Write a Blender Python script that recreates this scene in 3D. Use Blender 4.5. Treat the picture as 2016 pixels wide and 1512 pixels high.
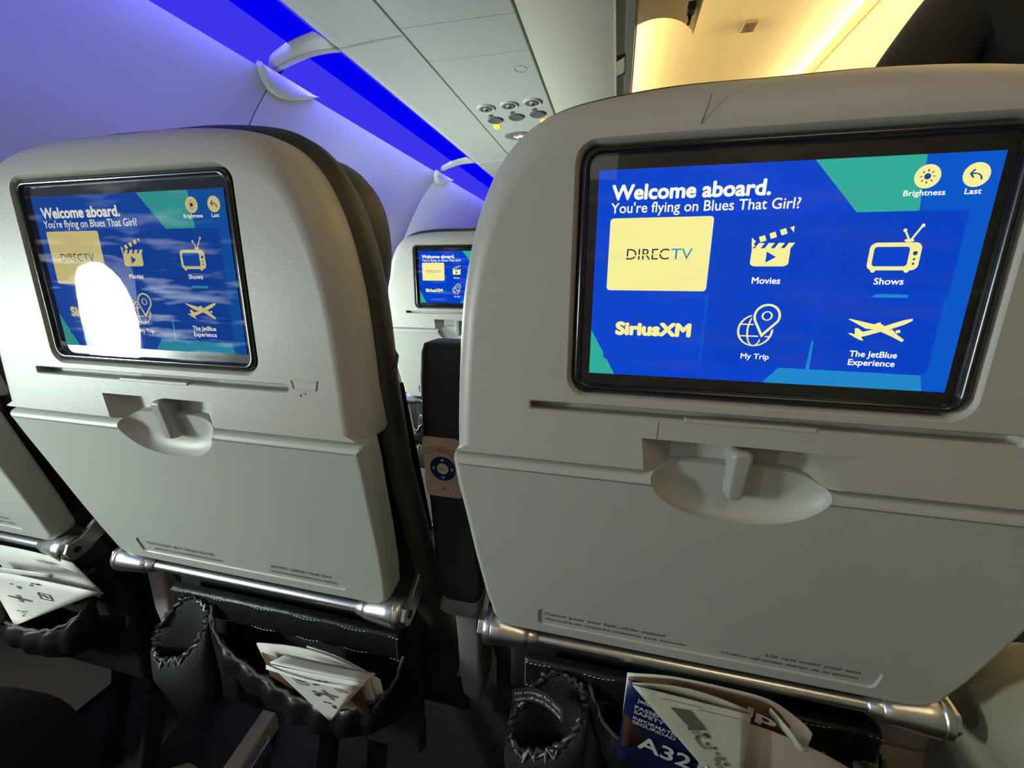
import bpy, bmesh, math, random
from mathutils import Vector, Matrix, Euler, noise
random.seed(7)
PI = math.pi
SC = bpy.context.scene
COL = SC.collection
for o in list(bpy.data.objects):
    bpy.data.objects.remove(o, do_unlink=True)

# ------------------------------------------------------------------ camera
H0 = 1.0                                   # height of the seat monitors' centres above the floor
cam_d = bpy.data.cameras.new('camera')
cam = bpy.data.objects.new('camera', cam_d); COL.objects.link(cam)
cam_d.sensor_fit = 'HORIZONTAL'; cam_d.sensor_width = 36.0
cam_d.lens = 830.1 / 2016 * 36.0
cam_d.clip_start = 0.01
_r = Vector((0.97170108, 0.23610885, 0.00704409))
_u = Vector((-0.06316385, 0.23098347, 0.97090523))
_f = Vector((-0.22761225, 0.94387459, -0.23936043))
M3 = Matrix((_r, _u, -_f)).transposed()
cam.matrix_world = Matrix.Translation((-0.09243, -0.30821, H0 - 0.00234)) @ M3.to_4x4()
SC.camera = cam

# ------------------------------------------------------------------ exposure, world, lights
vs = SC.view_settings
vs.view_transform = 'Standard'; vs.look = 'None'; vs.exposure = 0.0; vs.gamma = 1.0; vs.use_curve_mapping = False
w = bpy.data.worlds.new('world'); SC.world = w; w.use_nodes = True
w.node_tree.nodes['Background'].inputs[0].default_value = (1.0, 0.97, 0.90, 1)
w.node_tree.nodes['Background'].inputs[1].default_value = 0.0

def area(name, loc, target, sx, sy, power, color):
    l = bpy.data.lights.new(name, 'AREA'); l.shape = 'RECTANGLE'; l.size = sx; l.size_y = sy
    l.energy = power; l.color = color
    o = bpy.data.objects.new(name, l); COL.objects.link(o); o.location = loc
    d = Vector(target) - Vector(loc)
    o.rotation_euler = d.to_track_quat('-Z', 'Y').to_euler()
    return o
WIN_Y = [-1.020, -0.487, 0.056, 0.589, 1.122, 1.655]
WIN_Z = H0 - 0.112
for i, wy in enumerate(WIN_Y):            # daylight entering through each cabin window
    wd = area('window_daylight', (-1.30, wy, WIN_Z), (-0.60, wy + (0.3, 0.5, 0.75, 0.5, 0.3, 0.3)[i], WIN_Z - 0.12), 0.11, 0.29, (0.6, 3.5, 4.8, 5.0, 11.0, 10.0)[i], (0.84, 1.0, 0.92))
    wd.data.shape = 'ELLIPSE'; wd.data.spread = (1.9, 1.9, 2.0, 1.9, 3.14, 3.14)[i]
# warm fill lamp added above the aisle behind the camera
area('aisle_fill', (0.44, -0.75, H0 + 1.10), (0.2, 0.2, H0 - 0.1), 0.5, 0.7, 3.3, (1.0, 0.78, 0.48))
# soft fill lamp added behind the camera, in place of rear ceiling lights
area('cabin_fill', (-0.55, -1.15, H0 + 0.50), (-0.25, 0.3, H0 + 0.1), 0.9, 0.35, 0.8, (1.0, 0.95, 0.85))
# blue wash that the cove lights throw down the sidewall
for wy, p in ((-0.85, .25), (0.22, 1.0), (1.29, 1.0), (2.36, 1.0)):
    wl = area('cove_wash', (-0.90, wy, H0 + 0.545), (-1.13, wy, H0 + 0.33), 1.00, 0.03, 2.9 * p, (0.15, 0.15, 1.0)); wl.data.spread = 2.4

# warm cove light grazing the aisle ceiling from both of its edges
for ax, az, tx, p in ((-0.135, 1.145, 0.42, 12.0), (0.925, 1.161, 0.30, 16.0)):
    wl = area('warm_cove', (ax, 2.15, H0 + az), (tx, 2.15, H0 + 1.21), 3.8, 0.02, p, (1.0, 0.70, 0.28)); wl.data.spread = 1.7
# added mid-air spot with no fixture, brightens the low sidewall at the left
sl = bpy.data.lights.new('low_wall_fill', 'SPOT'); sl.energy = 80; sl.color = (1.0, 0.98, 0.82); sl.spot_size = 0.50; sl.spot_blend = 0.7; sl.shadow_soft_size = 0.03
so_ = bpy.data.objects.new('low_wall_fill', sl); COL.objects.link(so_); so_.location = (-0.62, -0.90, 0.95)
so_.rotation_euler = (Vector((-1.25, 0.27, 0.12)) - so_.location).to_track_quat('-Z', 'Y').to_euler()

# ------------------------------------------------------------------ materials
MATS = {}
def mat(name, col, rough=0.5, metal=0.0, bump=0.0, bscale=200, var=0.0, vscale=8, spec=0.5, coat=0.0):
    if name in MATS: return MATS[name]
    m = bpy.data.materials.new(name); m.use_nodes = True
    nt = m.node_tree; b = nt.nodes['Principled BSDF']
    b.inputs['Base Color'].default_value = (*col, 1); b.inputs['Roughness'].default_value = rough
    b.inputs['Metallic'].default_value = metal
    b.inputs['Specular IOR Level'].default_value = spec
    b.inputs['Coat Weight'].default_value = coat
    tc = nt.nodes.new('ShaderNodeTexCoord')
    if bump:
        n = nt.nodes.new('ShaderNodeTexNoise'); n.inputs['Scale'].default_value = bscale
        n.inputs['Detail'].default_value = 4
        nt.links.new(tc.outputs['Object'], n.inputs['Vector'])
        bp = nt.nodes.new('ShaderNodeBump'); bp.inputs['Strength'].default_value = bump
        bp.inputs['Distance'].default_value = 0.002
        nt.links.new(n.outputs['Fac'], bp.inputs['Height']); nt.links.new(bp.outputs['Normal'], b.inputs['Normal'])
    if var:
        n = nt.nodes.new('ShaderNodeTexNoise'); n.inputs['Scale'].default_value = vscale; n.inputs['Detail'].default_value = 3
        nt.links.new(tc.outputs['Object'], n.inputs['Vector'])
        r = nt.nodes.new('ShaderNodeValToRGB')
        r.color_ramp.elements[0].position = 0.3; r.color_ramp.elements[1].position = 0.7
        r.color_ramp.elements[0].color = (*[c * (1 - var) for c in col], 1)
        r.color_ramp.elements[1].color = (*[min(1, c * (1 + var)) for c in col], 1)
        nt.links.new(n.outputs['Fac'], r.inputs['Fac']); nt.links.new(r.outputs['Color'], b.inputs['Base Color'])
    MATS[name] = m
    return m
def emit(name, col, s=1.0):
    if name in MATS: return MATS[name]
    m = bpy.data.materials.new(name); m.use_nodes = True; nt = m.node_tree
    nt.nodes.remove(nt.nodes['Principled BSDF'])
    e = nt.nodes.new('ShaderNodeEmission'); e.inputs[0].default_value = (*col, 1); e.inputs[1].default_value = s
    nt.links.new(e.outputs[0], nt.nodes['Material Output'].inputs[0])
    MATS[name] = m
    return m
def glass_mat(name, haze, tint=(1, 1, 1)):
    m = bpy.data.materials.new(name); m.use_nodes = True; nt = m.node_tree
    nt.nodes.remove(nt.nodes['Principled BSDF'])
    tr = nt.nodes.new('ShaderNodeBsdfTransparent'); tr.inputs[0].default_value = (*tint, 1)
    gl = nt.nodes.new('ShaderNodeBsdfGlossy'); gl.inputs['Roughness'].default_value = 0.02
    fr = nt.nodes.new('ShaderNodeFresnel'); fr.inputs[0].default_value = 1.5
    mx = nt.nodes.new('ShaderNodeMixShader')
    ge = nt.nodes.new('ShaderNodeNewGeometry'); mt = nt.nodes.new('ShaderNodeMath'); mt.operation = 'SUBTRACT'; mt.inputs[0].default_value = 1.0
    mu = nt.nodes.new('ShaderNodeMath'); mu.operation = 'MULTIPLY'
    nt.links.new(ge.outputs['Backfacing'], mt.inputs[1]); nt.links.new(fr.outputs[0], mu.inputs[0]); nt.links.new(mt.outputs[0], mu.inputs[1])
    nt.links.new(mu.outputs[0], mx.inputs[0]); nt.links.new(tr.outputs[0], mx.inputs[1]); nt.links.new(gl.outputs[0], mx.inputs[2])
    # smudges and fingerprints on the glass
    tc = nt.nodes.new('ShaderNodeTexCoord')
    mp = nt.nodes.new('ShaderNodeMapping'); mp.inputs['Scale'].default_value = (9, 9, 60); mp.inputs['Rotation'].default_value = (0, 0.6, 0)
    nz = nt.nodes.new('ShaderNodeTexNoise'); nz.inputs['Scale'].default_value = 1.5; nz.inputs['Detail'].default_value = 6
    rp = nt.nodes.new('ShaderNodeValToRGB')
    rp.color_ramp.elements[0].position = 0.52; rp.color_ramp.elements[1].position = 0.78
    rp.color_ramp.elements[0].color = (0.0, 0.0, 0.0, 1); rp.color_ramp.elements[1].color = (haze, haze, haze, 1)
    gl2 = nt.nodes.new('ShaderNodeBsdfGlossy'); gl2.inputs['Roughness'].default_value = 0.45
    mx2 = nt.nodes.new('ShaderNodeMixShader')
    nt.links.new(tc.outputs['Object'], mp.inputs[0]); nt.links.new(mp.outputs[0], nz.inputs['Vector'])
    nt.links.new(nz.outputs['Fac'], rp.inputs[0]); nt.links.new(rp.outputs[0], mx2.inputs[0])
    nt.links.new(mx.outputs[0], mx2.inputs[1]); nt.links.new(gl2.outputs[0], mx2.inputs[2])
    nt.links.new(mx2.outputs[0], nt.nodes['Material Output'].inputs[0])
    return m

SHELL = mat('shell_plastic', (0.435, 0.42, 0.375), 0.42, bump=0.12, bscale=900, var=0.03, vscale=6)
TRAY = mat('tray_plastic', (0.44, 0.445, 0.40), 0.45, bump=0.10, bscale=900, var=0.03, vscale=6)
DARKTEXT = mat('grey_print', (0.10, 0.10, 0.095), 0.6)
BEZEL = mat('bezel_black', (0.008, 0.008, 0.009), 0.22, coat=0.3)
LEATHER = mat('black_leather', (0.006, 0.0065, 0.007), 0.42, bump=0.5, bscale=120)
CUSH = mat('cushion_leather', (0.030, 0.026, 0.022), 0.5, bump=0.35, bscale=260, var=0.15, vscale=15)
SEAM = mat('seam_thread', (0.07, 0.065, 0.06), 0.6)
STITCH = mat('pocket_stitching', (0.32, 0.33, 0.33), 0.6)
FABRIC = mat('black_fabric', (0.006, 0.006, 0.007), 0.85, bump=0.4, bscale=500)
NET = mat('pocket_net', (0.012, 0.013, 0.013), 0.6, bump=1.0, bscale=700)
METAL = mat('brushed_aluminium', (0.72, 0.71, 0.69), 0.30, 1.0, bump=0.05, bscale=400)
DKMETAL = mat('dark_metal', (0.06, 0.06, 0.06), 0.4, 0.9)
LATCH = mat('latch_plastic', (0.36, 0.36, 0.35), 0.38)
BEIGE = mat('beige_plastic', (0.42, 0.38, 0.31), 0.5, var=0.05)
GREYP = mat('grey_post', (0.16, 0.16, 0.155), 0.5)
ARM = mat('armrest_vinyl', (0.028, 0.026, 0.028), 0.5, bump=0.25, bscale=400)
CEIL = mat('ceiling_panel', (0.50, 0.51, 0.46), 0.5, bump=0.04, bscale=900, var=0.02, vscale=3)
GAP = mat('panel_gap', (0.02, 0.02, 0.015), 0.8)
WALL = mat('sidewall_panel', (0.62, 0.62, 0.62), 0.55, bump=0.04, bscale=700)
BIN = mat('bin_panel', (0.78, 0.74, 0.61), 0.5)
BINDK = mat('bin_lip', (0.16, 0.155, 0.13), 0.5)
CEILW = mat('aisle_ceiling', (0.74, 0.70, 0.58), 0.6)
CARPET = mat('carpet', (0.010, 0.011, 0.016), 0.95, bump=0.8, bscale=600, var=0.3, vscale=60)
PAPER = mat('paper', (0.72, 0.70, 0.66), 0.6, var=0.06, vscale=30)
PAPERG = mat('paper_greenish', (0.50, 0.50, 0.40), 0.6, var=0.12, vscale=45)
PAPERT = mat('paper_tan', (0.36, 0.31, 0.25), 0.55, var=0.08, vscale=20)
PAPERR = mat('paper_rust', (0.11, 0.055, 0.028), 0.5, var=0.35, vscale=35)
NAVY = mat('navy_card', (0.008, 0.014, 0.07), 0.35)
INK = mat('ink_dark', (0.06, 0.06, 0.065), 0.6)
INKW = mat('ink_white', (0.62, 0.62, 0.62), 0.6)
INKB = mat('ink_grey', (0.22, 0.22, 0.23), 0.6)
BLACKP = mat('black_trousers', (0.006, 0.006, 0.007), 0.9, bump=0.5, bscale=350)
OLIVE = mat('olive_trousers', (0.32, 0.31, 0.21), 0.9, bump=0.4, bscale=300, var=0.12, vscale=18)
JACKET = mat('dark_jacket', (0.010, 0.009, 0.007), 0.85, bump=0.6, bscale=120)
BROWN = mat('brown_jacket', (0.045, 0.035, 0.022), 0.85, bump=0.5, bscale=200)
SKIN = mat('skin', (0.45, 0.27, 0.19), 0.5)
HAIR = mat('hair', (0.02, 0.014, 0.01), 0.6)
SHOE = mat('shoe_beige', (0.45, 0.38, 0.25), 0.6)
PCU = mat('controller_tan', (0.62, 0.46, 0.36), 0.42)
PCUB = mat('controller_blue', (0.010, 0.025, 0.11), 0.35)
PCUK = mat('controller_key', (0.72, 0.60, 0.50), 0.4)
CHROME = mat('chrome', (0.8, 0.8, 0.8), 0.15, 1.0)

# ------------------------------------------------------------------ mesh helpers
def mk(name, bm, mats, parent=None, smooth=None, bevel=0, segs=2, wn=False, subd=0, link=True):
    me = bpy.data.meshes.new(name); bm.normal_update(); bm.to_mesh(me); bm.free()
    return mko(name, me, mats, parent, smooth, bevel, segs, wn, subd)
def mko(name, me, mats, parent=None, smooth=None, bevel=0, segs=2, wn=False, subd=0):
    o = bpy.data.objects.new(name, me); COL.objects.link(o)
    if not isinstance(mats, (list, tuple)): mats = [mats]
    if len(me.materials) == 0:
        for m in mats: me.materials.append(m)
    if parent: o.parent = parent
    if smooth is not None:
        for p in me.polygons: p.use_smooth = True
        if smooth < 180: me.set_sharp_from_angle(angle=math.radians(smooth))
    if subd:
        s = o.modifiers.new('sub', 'SUBSURF'); s.levels = subd; s.render_levels = subd
    if bevel:
        b = o.modifiers.new('bevel', 'BEVEL'); b.width = bevel; b.segments = segs; b.limit_method = 'ANGLE'; b.angle_limit = math.radians(40)
        b.harden_normals = True
        for p in me.polygons: p.use_smooth = True
    if wn:
        n = o.modifiers.new('wn', 'WEIGHTED_NORMAL'); n.keep_sharp = True
    return o
def thing(name, label, cat, loc=(0, 0, 0), group=None, rot=(0, 0, 0)):
    o = bpy.data.objects.new(name, None); COL.objects.link(o); o.location = loc; o.rotation_euler = rot
    o.empty_display_size = 0.05
    return tag(o, label, cat, group)
def tag(o, label, cat, group=None):
    o['label'] = label; o['category'] = cat
    if group: o['group'] = group
    return o
def struct(o):
    o['kind'] = 'structure'; return o
def box(bm, x0, x1, y0, y1, z0, z1, mi=0):
    v = [bm.verts.new((x, y, z)) for x in (x0, x1) for y in (y0, y1) for z in (z0, z1)]
    for q in ((0, 1, 3, 2), (4, 6, 7, 5), (0, 4, 5, 1), (2, 3, 7, 6), (0, 2, 6, 4), (1, 5, 7, 3)):
        f = bm.faces.new([v[i] for i in q]); f.material_index = mi
    return v
def loft(bm, rings, cap0=True, cap1=True, mi=0, closed=True):
    vr = [[bm.verts.new(p) for p in r] for r in rings]
    n = len(vr[0])
    for a, b in zip(vr, vr[1:]):
        for i in range(n if closed else n - 1):
            j = (i + 1) % n
            f = bm.faces.new((a[i], a[j], b[j], b[i])); f.material_index = mi
    if cap0: bm.faces.new(vr[0][::-1]).material_index = mi
    if cap1: bm.faces.new(vr[-1]).material_index = mi
    return vr
def fix(bm):
    bmesh.ops.recalc_face_normals(bm, faces=bm.faces); return bm
def tube(bm, pts, r, n=10, mi=0, cap=True, closed=False):
    pts = [Vector(p) for p in pts]; rs = r if isinstance(r, (list, tuple)) else [r] * len(pts)
    rings = []; up = Vector((0, 0, 1))
    N = len(pts)
    for i, p in enumerate(pts):
        if closed: t = pts[(i + 1) % N] - pts[i - 1]
        else: t = pts[min(i + 1, N - 1)] - pts[max(i - 1, 0)]
        t.normalize()
        a = t.cross(up)
        if a.length < 1e-3: a = t.cross(Vector((1, 0, 0)))
        a.normalize(); b = a.cross(t)
        rings.append([p + (a * math.cos(2 * PI * k / n) + b * math.sin(2 * PI * k / n)) * rs[i] for k in range(n)])
    if closed:
        vr = [[bm.verts.new(q) for q in ring] for ring in rings]
        for i in range(N):
            a, b = vr[i], vr[(i + 1) % N]
            for k in range(n):
                bm.faces.new((a[k], a[(k + 1) % n], b[(k + 1) % n], b[k])).material_index = mi
    else:
        loft(bm, rings, cap, cap, mi)
def spline(ctrl, per=8, closed=False):
    P = [Vector(c) for c in ctrl]; n = len(P); out = []
    rng = range(n) if closed else range(n - 1)
    for i in rng:
        if closed: p0, p1, p2, p3 = P[i - 1], P[i], P[(i + 1) % n], P[(i + 2) % n]
        else:
            p1, p2 = P[i], P[i + 1]
            p0 = P[i - 1] if i > 0 else p1 * 2 - p2
            p3 = P[i + 2] if i + 2 < n else p2 * 2 - p1
        for k in range(per):
            t = k / per
            out.append(0.5 * ((2 * p1) + (p2 - p0) * t + (2 * p0 - 5 * p1 + 4 * p2 - p3) * t * t + (3 * p1 - p0 - 3 * p2 + p3) * t ** 3))
    if not closed: out.append(P[-1])
    return out
def rrect(x0, x1, z0, z1, r, n=6):
    pts = []
    for cx, cz, a0 in ((x1 - r, z1 - r, 0), (x0 + r, z1 - r, 90), (x0 + r, z0 + r, 180), (x1 - r, z0 + r, 270)):
        for k in range(n + 1):
            a = math.radians(a0 + 90 * k / n)
            pts.append((cx + r * math.cos(a), cz + r * math.sin(a)))
    return pts
def rr_ring(x0, x1, z0, z1, r, y, n=6):
    return [(x, y, z) for x, z in rrect(x0, x1, z0, z1, r, n)]
def boolean(o, cutters):
    for c in cutters:
        b = o.modifiers.new('b', 'BOOLEAN'); b.operation = 'DIFFERENCE'; b.solver = 'EXACT'; b.object = c
    dg = bpy.context.evaluated_depsgraph_get(); dg.update()
    me = bpy.data.meshes.new_from_object(o.evaluated_get(dg))
    o.modifiers.clear(); old = o.data; o.data = me
    for c in cutters: bpy.data.objects.remove(c, do_unlink=True)
    return o
def tmp(bm, name='cut'):
    fix(bm); me = bpy.data.meshes.new(name); bm.to_mesh(me); bm.free()
    o = bpy.data.objects.new(name, me); COL.objects.link(o); return o
def smooth(o, ang=35, wn=True):
    me = o.data
    for p in me.polygons: p.use_smooth = True
    me.set_sharp_from_angle(angle=math.radians(ang))
    if wn:
        n = o.modifiers.new('wn', 'WEIGHTED_NORMAL'); n.keep_sharp = True
    return o
def copy_tree(o, parent=None):
    c = o.copy(); COL.objects.link(c)
    if parent: c.parent = parent
    for ch in list(o.children): copy_tree(ch, c)
    return c
FONTS = {}
def text_geo(body, bold=0.0, res=3):
    """flat glyph outlines: list of (verts2d, faces), bounding box and cap height"""
    key = (body, bold)
    if key in FONTS: return FONTS[key]
    def make(s):
        cu = bpy.data.curves.new('t', 'FONT'); cu.body = s; cu.offset = bold; cu.resolution_u = res; cu.fill_mode = 'FRONT'
        o = bpy.data.objects.new('t', cu); COL.objects.link(o)
        dg = bpy.context.evaluated_depsgraph_get(); dg.update()
        me = bpy.data.meshes.new_from_object(o.evaluated_get(dg))
        vs_ = [(v.co.x, v.co.y) for v in me.vertices]; fs = [tuple(p.vertices) for p in me.polygons]
        bpy.data.objects.remove(o, do_unlink=True); bpy.data.meshes.remove(me); bpy.data.curves.remove(cu)
        return vs_, fs
    v, f = make(body); cv, _ = make('H')
    FONTS[key] = (v, f, min(p[0] for p in v), max(p[0] for p in v), max(p[1] for p in cv))
    return FONTS[key]
def put_text(bm, body, x0, x1, base, cap, fn, mi=0, bold=0.0, slant=0.0):
    """fn maps (x, z) to 3-D"""
    v, f, a, b, h = text_geo(body, bold)
    vv = [bm.verts.new(fn(x0 + (p[0] - a) / (b - a) * (x1 - x0) + slant * p[1] / h * cap, base + p[1] / h * cap)) for p in v]
    for q in f:
        try: bm.faces.new([vv[i] for i in q]).material_index = mi
        except ValueError: pass
def put_poly(bm, pts, fn, mi=0):
    try:
        f = bm.faces.new([bm.verts.new(fn(x, z)) for x, z in pts]); f.material_index = mi
    except ValueError: pass
def circle(cx, cz, rx, rz=None, n=28):
    rz = rz or rx
    return [(cx + rx * math.cos(2 * PI * k / n), cz + rz * math.sin(2 * PI * k / n)) for k in range(n)]
def put_ring(bm, cx, cz, rx, rz, wd, fn, mi=0, n=32, a0=0, a1=360, rot=0):
    ca, sa = math.cos(math.radians(rot)), math.sin(math.radians(rot))
    def P(a, k):
        x, z = (rx + k) * math.cos(a), (rz + k) * math.sin(a)
        return fn(cx + x * ca - z * sa, cz + x * sa + z * ca)
    prev = None
    for i in range(n + 1):
        a = math.radians(a0 + (a1 - a0) * i / n)
        cur = (bm.verts.new(P(a, -wd / 2)), bm.verts.new(P(a, wd / 2)))
        if prev: bm.faces.new((prev[0], prev[1], cur[1], cur[0])).material_index = mi
        prev = cur
def put_line(bm, x0, z0, x1, z1, wd, fn, mi=0):
    d = Vector((x1 - x0, z1 - z0)); d.normalize(); nx, nz = -d.y * wd / 2, d.x * wd / 2
    put_poly(bm, [(x0 + nx, z0 + nz), (x0 - nx, z0 - nz), (x1 - nx, z1 - nz), (x1 + nx, z1 + nz)], fn, mi)

# ------------------------------------------------------------------ seat monitor picture
W_, H_ = 0.217, 0.136
UI_COL = [('ui_blue', (0.000, 0.055, 0.62)), ('ui_tile', (0.000, 0.050, 0.56)), ('ui_teal', (0.030, 0.42, 0.33)),
          ('ui_cyan', (0.012, 0.25, 0.62)), ('ui_white', (0.98, 0.98, 0.85)), ('ui_cream', (0.97, 0.90, 0.34)),
          ('ui_navy', (0.02, 0.06, 0.25)), ('ui_black', (0.02, 0.03, 0.03)), ('ui_logo_blue', (0.01, 0.30, 0.52)),
          ('ui_mid', (0.000, 0.095, 0.60))]
UI_M = [emit(n, c, 1.0) for n, c in UI_COL]
UI_DIM = [emit(n + '_dim', tuple(0.42 * x + 0.006 for x in c), 1.0) for n, c in UI_COL]  # dimmer screen colours, with the oblique viewing-angle falloff put into the emission
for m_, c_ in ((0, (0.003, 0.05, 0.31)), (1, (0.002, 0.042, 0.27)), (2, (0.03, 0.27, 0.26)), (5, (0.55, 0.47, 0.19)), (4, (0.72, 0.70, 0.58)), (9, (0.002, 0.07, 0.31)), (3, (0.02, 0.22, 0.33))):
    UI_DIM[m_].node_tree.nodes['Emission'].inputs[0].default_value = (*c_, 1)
BLUE, TILE, TEAL, CYAN, WHITE, CREAM, NAVYU, BLACKU, LOGOB, MIDB = range(10)
def screen_mesh():
    bm = bmesh.new()
    def L(k): return lambda u, v: ((u - 0.5) * W_, -0.00006 * k, H0 + (0.5 - v) * H_)
    def P(pts, mi, k): put_poly(bm, pts, L(k), mi)
    def T(s, u0, u1, base, top, mi=WHITE, k=5, bold=0.0, slant=0):
        d = bold * abs(top - base) * .9
        if not d: return put_text(bm, s, u0, u1, base, top - base, L(k), mi, 0.0, slant)
        for i in range(8):
            a = i * PI / 4; c, e = d * math.cos(a) * H_ / W_, d * math.sin(a)
            put_text(bm, s, u0 + d * .6 + c, u1 - d * .6 + c, base - d * .5 + e, top - base + d, L(k), mi, 0.0, slant)
    def RR(u0, u1, v0, v1, r, mi, k):
        a = H_ / W_
        pts = [(u0 + (x - 0) , v0 + y) for x, y in []]
        q = rrect(u0 * W_, u1 * W_, v0 * H_, v1 * H_, r * W_)
        P([(x / W_, z / H_) for x, z in q], mi, k)
    P([(0, 0), (1, 0), (1, 1), (0, 1)], BLUE, 0)
    P([(0.833, 0), (1, 0), (1, .53), (.952, .56), (.952, .222), (.842, .219)], MIDB, 1)
    P([(.952, .56), (1, .53), (1, 1), (.945, 1), (.933, .927), (.94, .6)], MIDB, 1)
    P([(.578, 0), (.833, 0), (.842, .2195), (.698, .2195)], TEAL, 1)
    P([(.53, 1), (.568, .923), (.933, .927), (.945, 1)], CYAN, 1)
    P([(0, .766), (.083, 1), (0, 1)], TEAL, 1)
    P([(.340, .575), (.347, .575), (.347, .93), (.340, .93)], MIDB, 1)
    RR(.349, .641, .223, .566, .012, TILE, 2); RR(.651, .952, .222, .573, .012, TILE, 2)
    RR(.043, .338, .58, .92, .012, BLUE, 2); RR(.348, .640, .582, .921, .012, TILE, 2); RR(.651, .946, .584, .917, .012, TILE, 2)
    P([(.774, .582), (.782, .567), (.859, .567), (.86, .582)], CYAN, 3)
    P([(.641, .926), (.6445, .79), (.6505, .78), (.651, .926)], CYAN, 3)
    T('Welcome aboard.', .041, .479, .136, .069, bold=0.058)
    T("You're flying on Blues That Girl?", .041, .558, .196, .150, bold=0.018)
    RR(.0415, .338, .2195, .564, .010, CREAM, 3)
    T('DIREC', .097, .222, .414, .364, BLACKU, 5, 0.0); T('TV', .228, .288, .414, .364, LOGOB, 5, 0.0)
    P([(.095, .399), (.13, .392), (.235, .379), (.235, .384), (.13, .398), (.095, .405)], CREAM, 6)
    T('Movies', .461, .537, .526, .496, bold=0.035); T('Shows', .771, .842, .525, .497, bold=0.035)
    T('SiriusXM', .077, .308, .788, .724, CREAM, 5, 0.10)
    T('My Trip', .459, .538, .885, .859, bold=0.035)
    T('The JetBlue', .747, .866, .853, .825, bold=0.035); T('Experience', .748, .865, .893, .865, bold=0.035)
    T('Brightness', .797, .890, .160, .138, bold=0.035); T('Last', .931, .967, .160, .138, bold=0.035)
    ry = W_ / H_
    for cu, cv in ((.843, .086), (.948, .087)): P(circle(cu, cv, .0292, .0292 * ry), CREAM, 4)
    P(circle(.843, .086, .0075, .0075 * ry), NAVYU, 5)
    for k in range(8):
        a = k * PI / 4; c, s = math.cos(a), math.sin(a)
        put_line(bm, .843 + .0115 * c, .086 + .0115 * ry * s, .843 + .0175 * c, .086 + .0175 * ry * s, .003, L(5), NAVYU)
    put_ring(bm, .946, .106, .014, .024, .0042, L(5), NAVYU, 12, -90, 0)
    put_line(bm, .946, .082, .935, .082, .006, L(5), NAVYU)
    put_line(bm, .9345, .083, .9425, .066, .0046, L(5), NAVYU); put_line(bm, .9345, .081, .9425, .098, .0046, L(5), NAVYU)
    # clapper board
    q = rrect(.4495, .5505, .366, .447, .016); P([(x, z) for x, z in q if True], CREAM, 4)
    P([(.4495, .366), (.5505, .366), (.5495, .40), (.4505, .40)], CREAM, 4)
    for k in range(4):
        x = .462 + .026 * k; P([(x - .006, .368), (x + .010, .368), (x + .020, .343), (x + .004, .343)], CREAM, 4)
    P([(.449, .343), (.458, .354), (.449, .368)], CREAM, 4)
    P([(.490, .381), (.490, .430), (.516, .4055)], BLUE, 5)
    for k in range(3):
        x = .464 + .026 * k; z = .316 - .0145 * k
        P([(x, z), (x + .015, z - .008), (x + .021, z + .016), (x + .006, z + .024)], CREAM, 4)
    P([(.446, .318), (.458, .336), (.448, .357)], CREAM, 4); P([(.541, .277), (.552, .270), (.552, .298)], CREAM, 4)
    # television
    RR(.746, .867, .347, .464, .016, CREAM, 4); RR(.757, .840, .365, .447, .008, BLUE, 5)
    P(circle(.854, .392, .0055, .009), NAVYU, 5); P(circle(.854, .417, .003, .0048), NAVYU, 5); P(circle(.854, .436, .003, .0048), NAVYU, 5)
    P(circle(.834, .339, .0115, .007), CREAM, 4)
    put_line(bm, .833, .336, .820, .298, .005, L(4), CREAM); put_line(bm, .838, .336, .857, .280, .0055, L(4), CREAM)
    P(circle(.8195, .297, .0045, .0075), CREAM, 5); P(circle(.858, .279, .0045, .0075), CREAM, 5)
    P(circle(.763, .466, .006, .008), CREAM, 4); P(circle(.842, .466, .006, .008), CREAM, 4)
    # globe and pin
    gx, gz, gr = .489, .7455, .0465
    put_ring(bm, gx, gz, gr, gr * ry, .006, L(4), CREAM)
    put_ring(bm, gx, gz, gr * .45, gr * ry, .005, L(4), CREAM)
    for dz in (-.028, .028):
        hw = gr * math.sqrt(max(0, 1 - (dz / (gr * ry)) ** 2)); put_line(bm, gx - hw, gz + dz, gx + hw, gz + dz, .006, L(4), CREAM)
    def drop(cx, cz, r, tip):
        pts = [(cx + r * math.cos(a), cz + r * ry * math.sin(a)) for a in [math.radians(155 + (385 - 155) * k / 24) for k in range(25)]]
        return pts + [tip]
    P(drop(.516, .677, .041, (.507, .795)), BLUE, 5); P(drop(.516, .677, .037, (.508, .779)), CREAM, 6); P(drop(.516, .677, .0305, (.509, .758)), BLUE, 7)
    put_ring(bm, .516, .675, .0125, .0125 * ry, .005, L(8), CREAM)
    # aeroplane
    P([(.742, .752), (.775, .734), (.80, .722), (.846, .690), (.868, .677), (.884, .672), (.883, .682), (.866, .700), (.835, .722), (.80, .742), (.776, .757), (.752, .764)], CREAM, 5)
    P([(.727, .680), (.733, .679), (.790, .700), (.818, .702), (.812, .726), (.775, .722)], CREAM, 4)
    P([(.812, .733), (.84, .722), (.852, .742), (.874, .768), (.870, .778), (.845, .757)], CREAM, 4)
    P([(.752, .752), (.748, .722), (.756, .720), (.776, .744)], CREAM, 4)
    P([(.733, .745), (.742, .744), (.768, .760), (.776, .778), (.765, .774)], CREAM, 4)
    P([(.798, .696), (.809, .692), (.812, .706), (.800, .710)], CREAM, 4); P([(.848, .728), (.858, .722), (.862, .734), (.852, .74)], CREAM, 4)
    return bm

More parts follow.
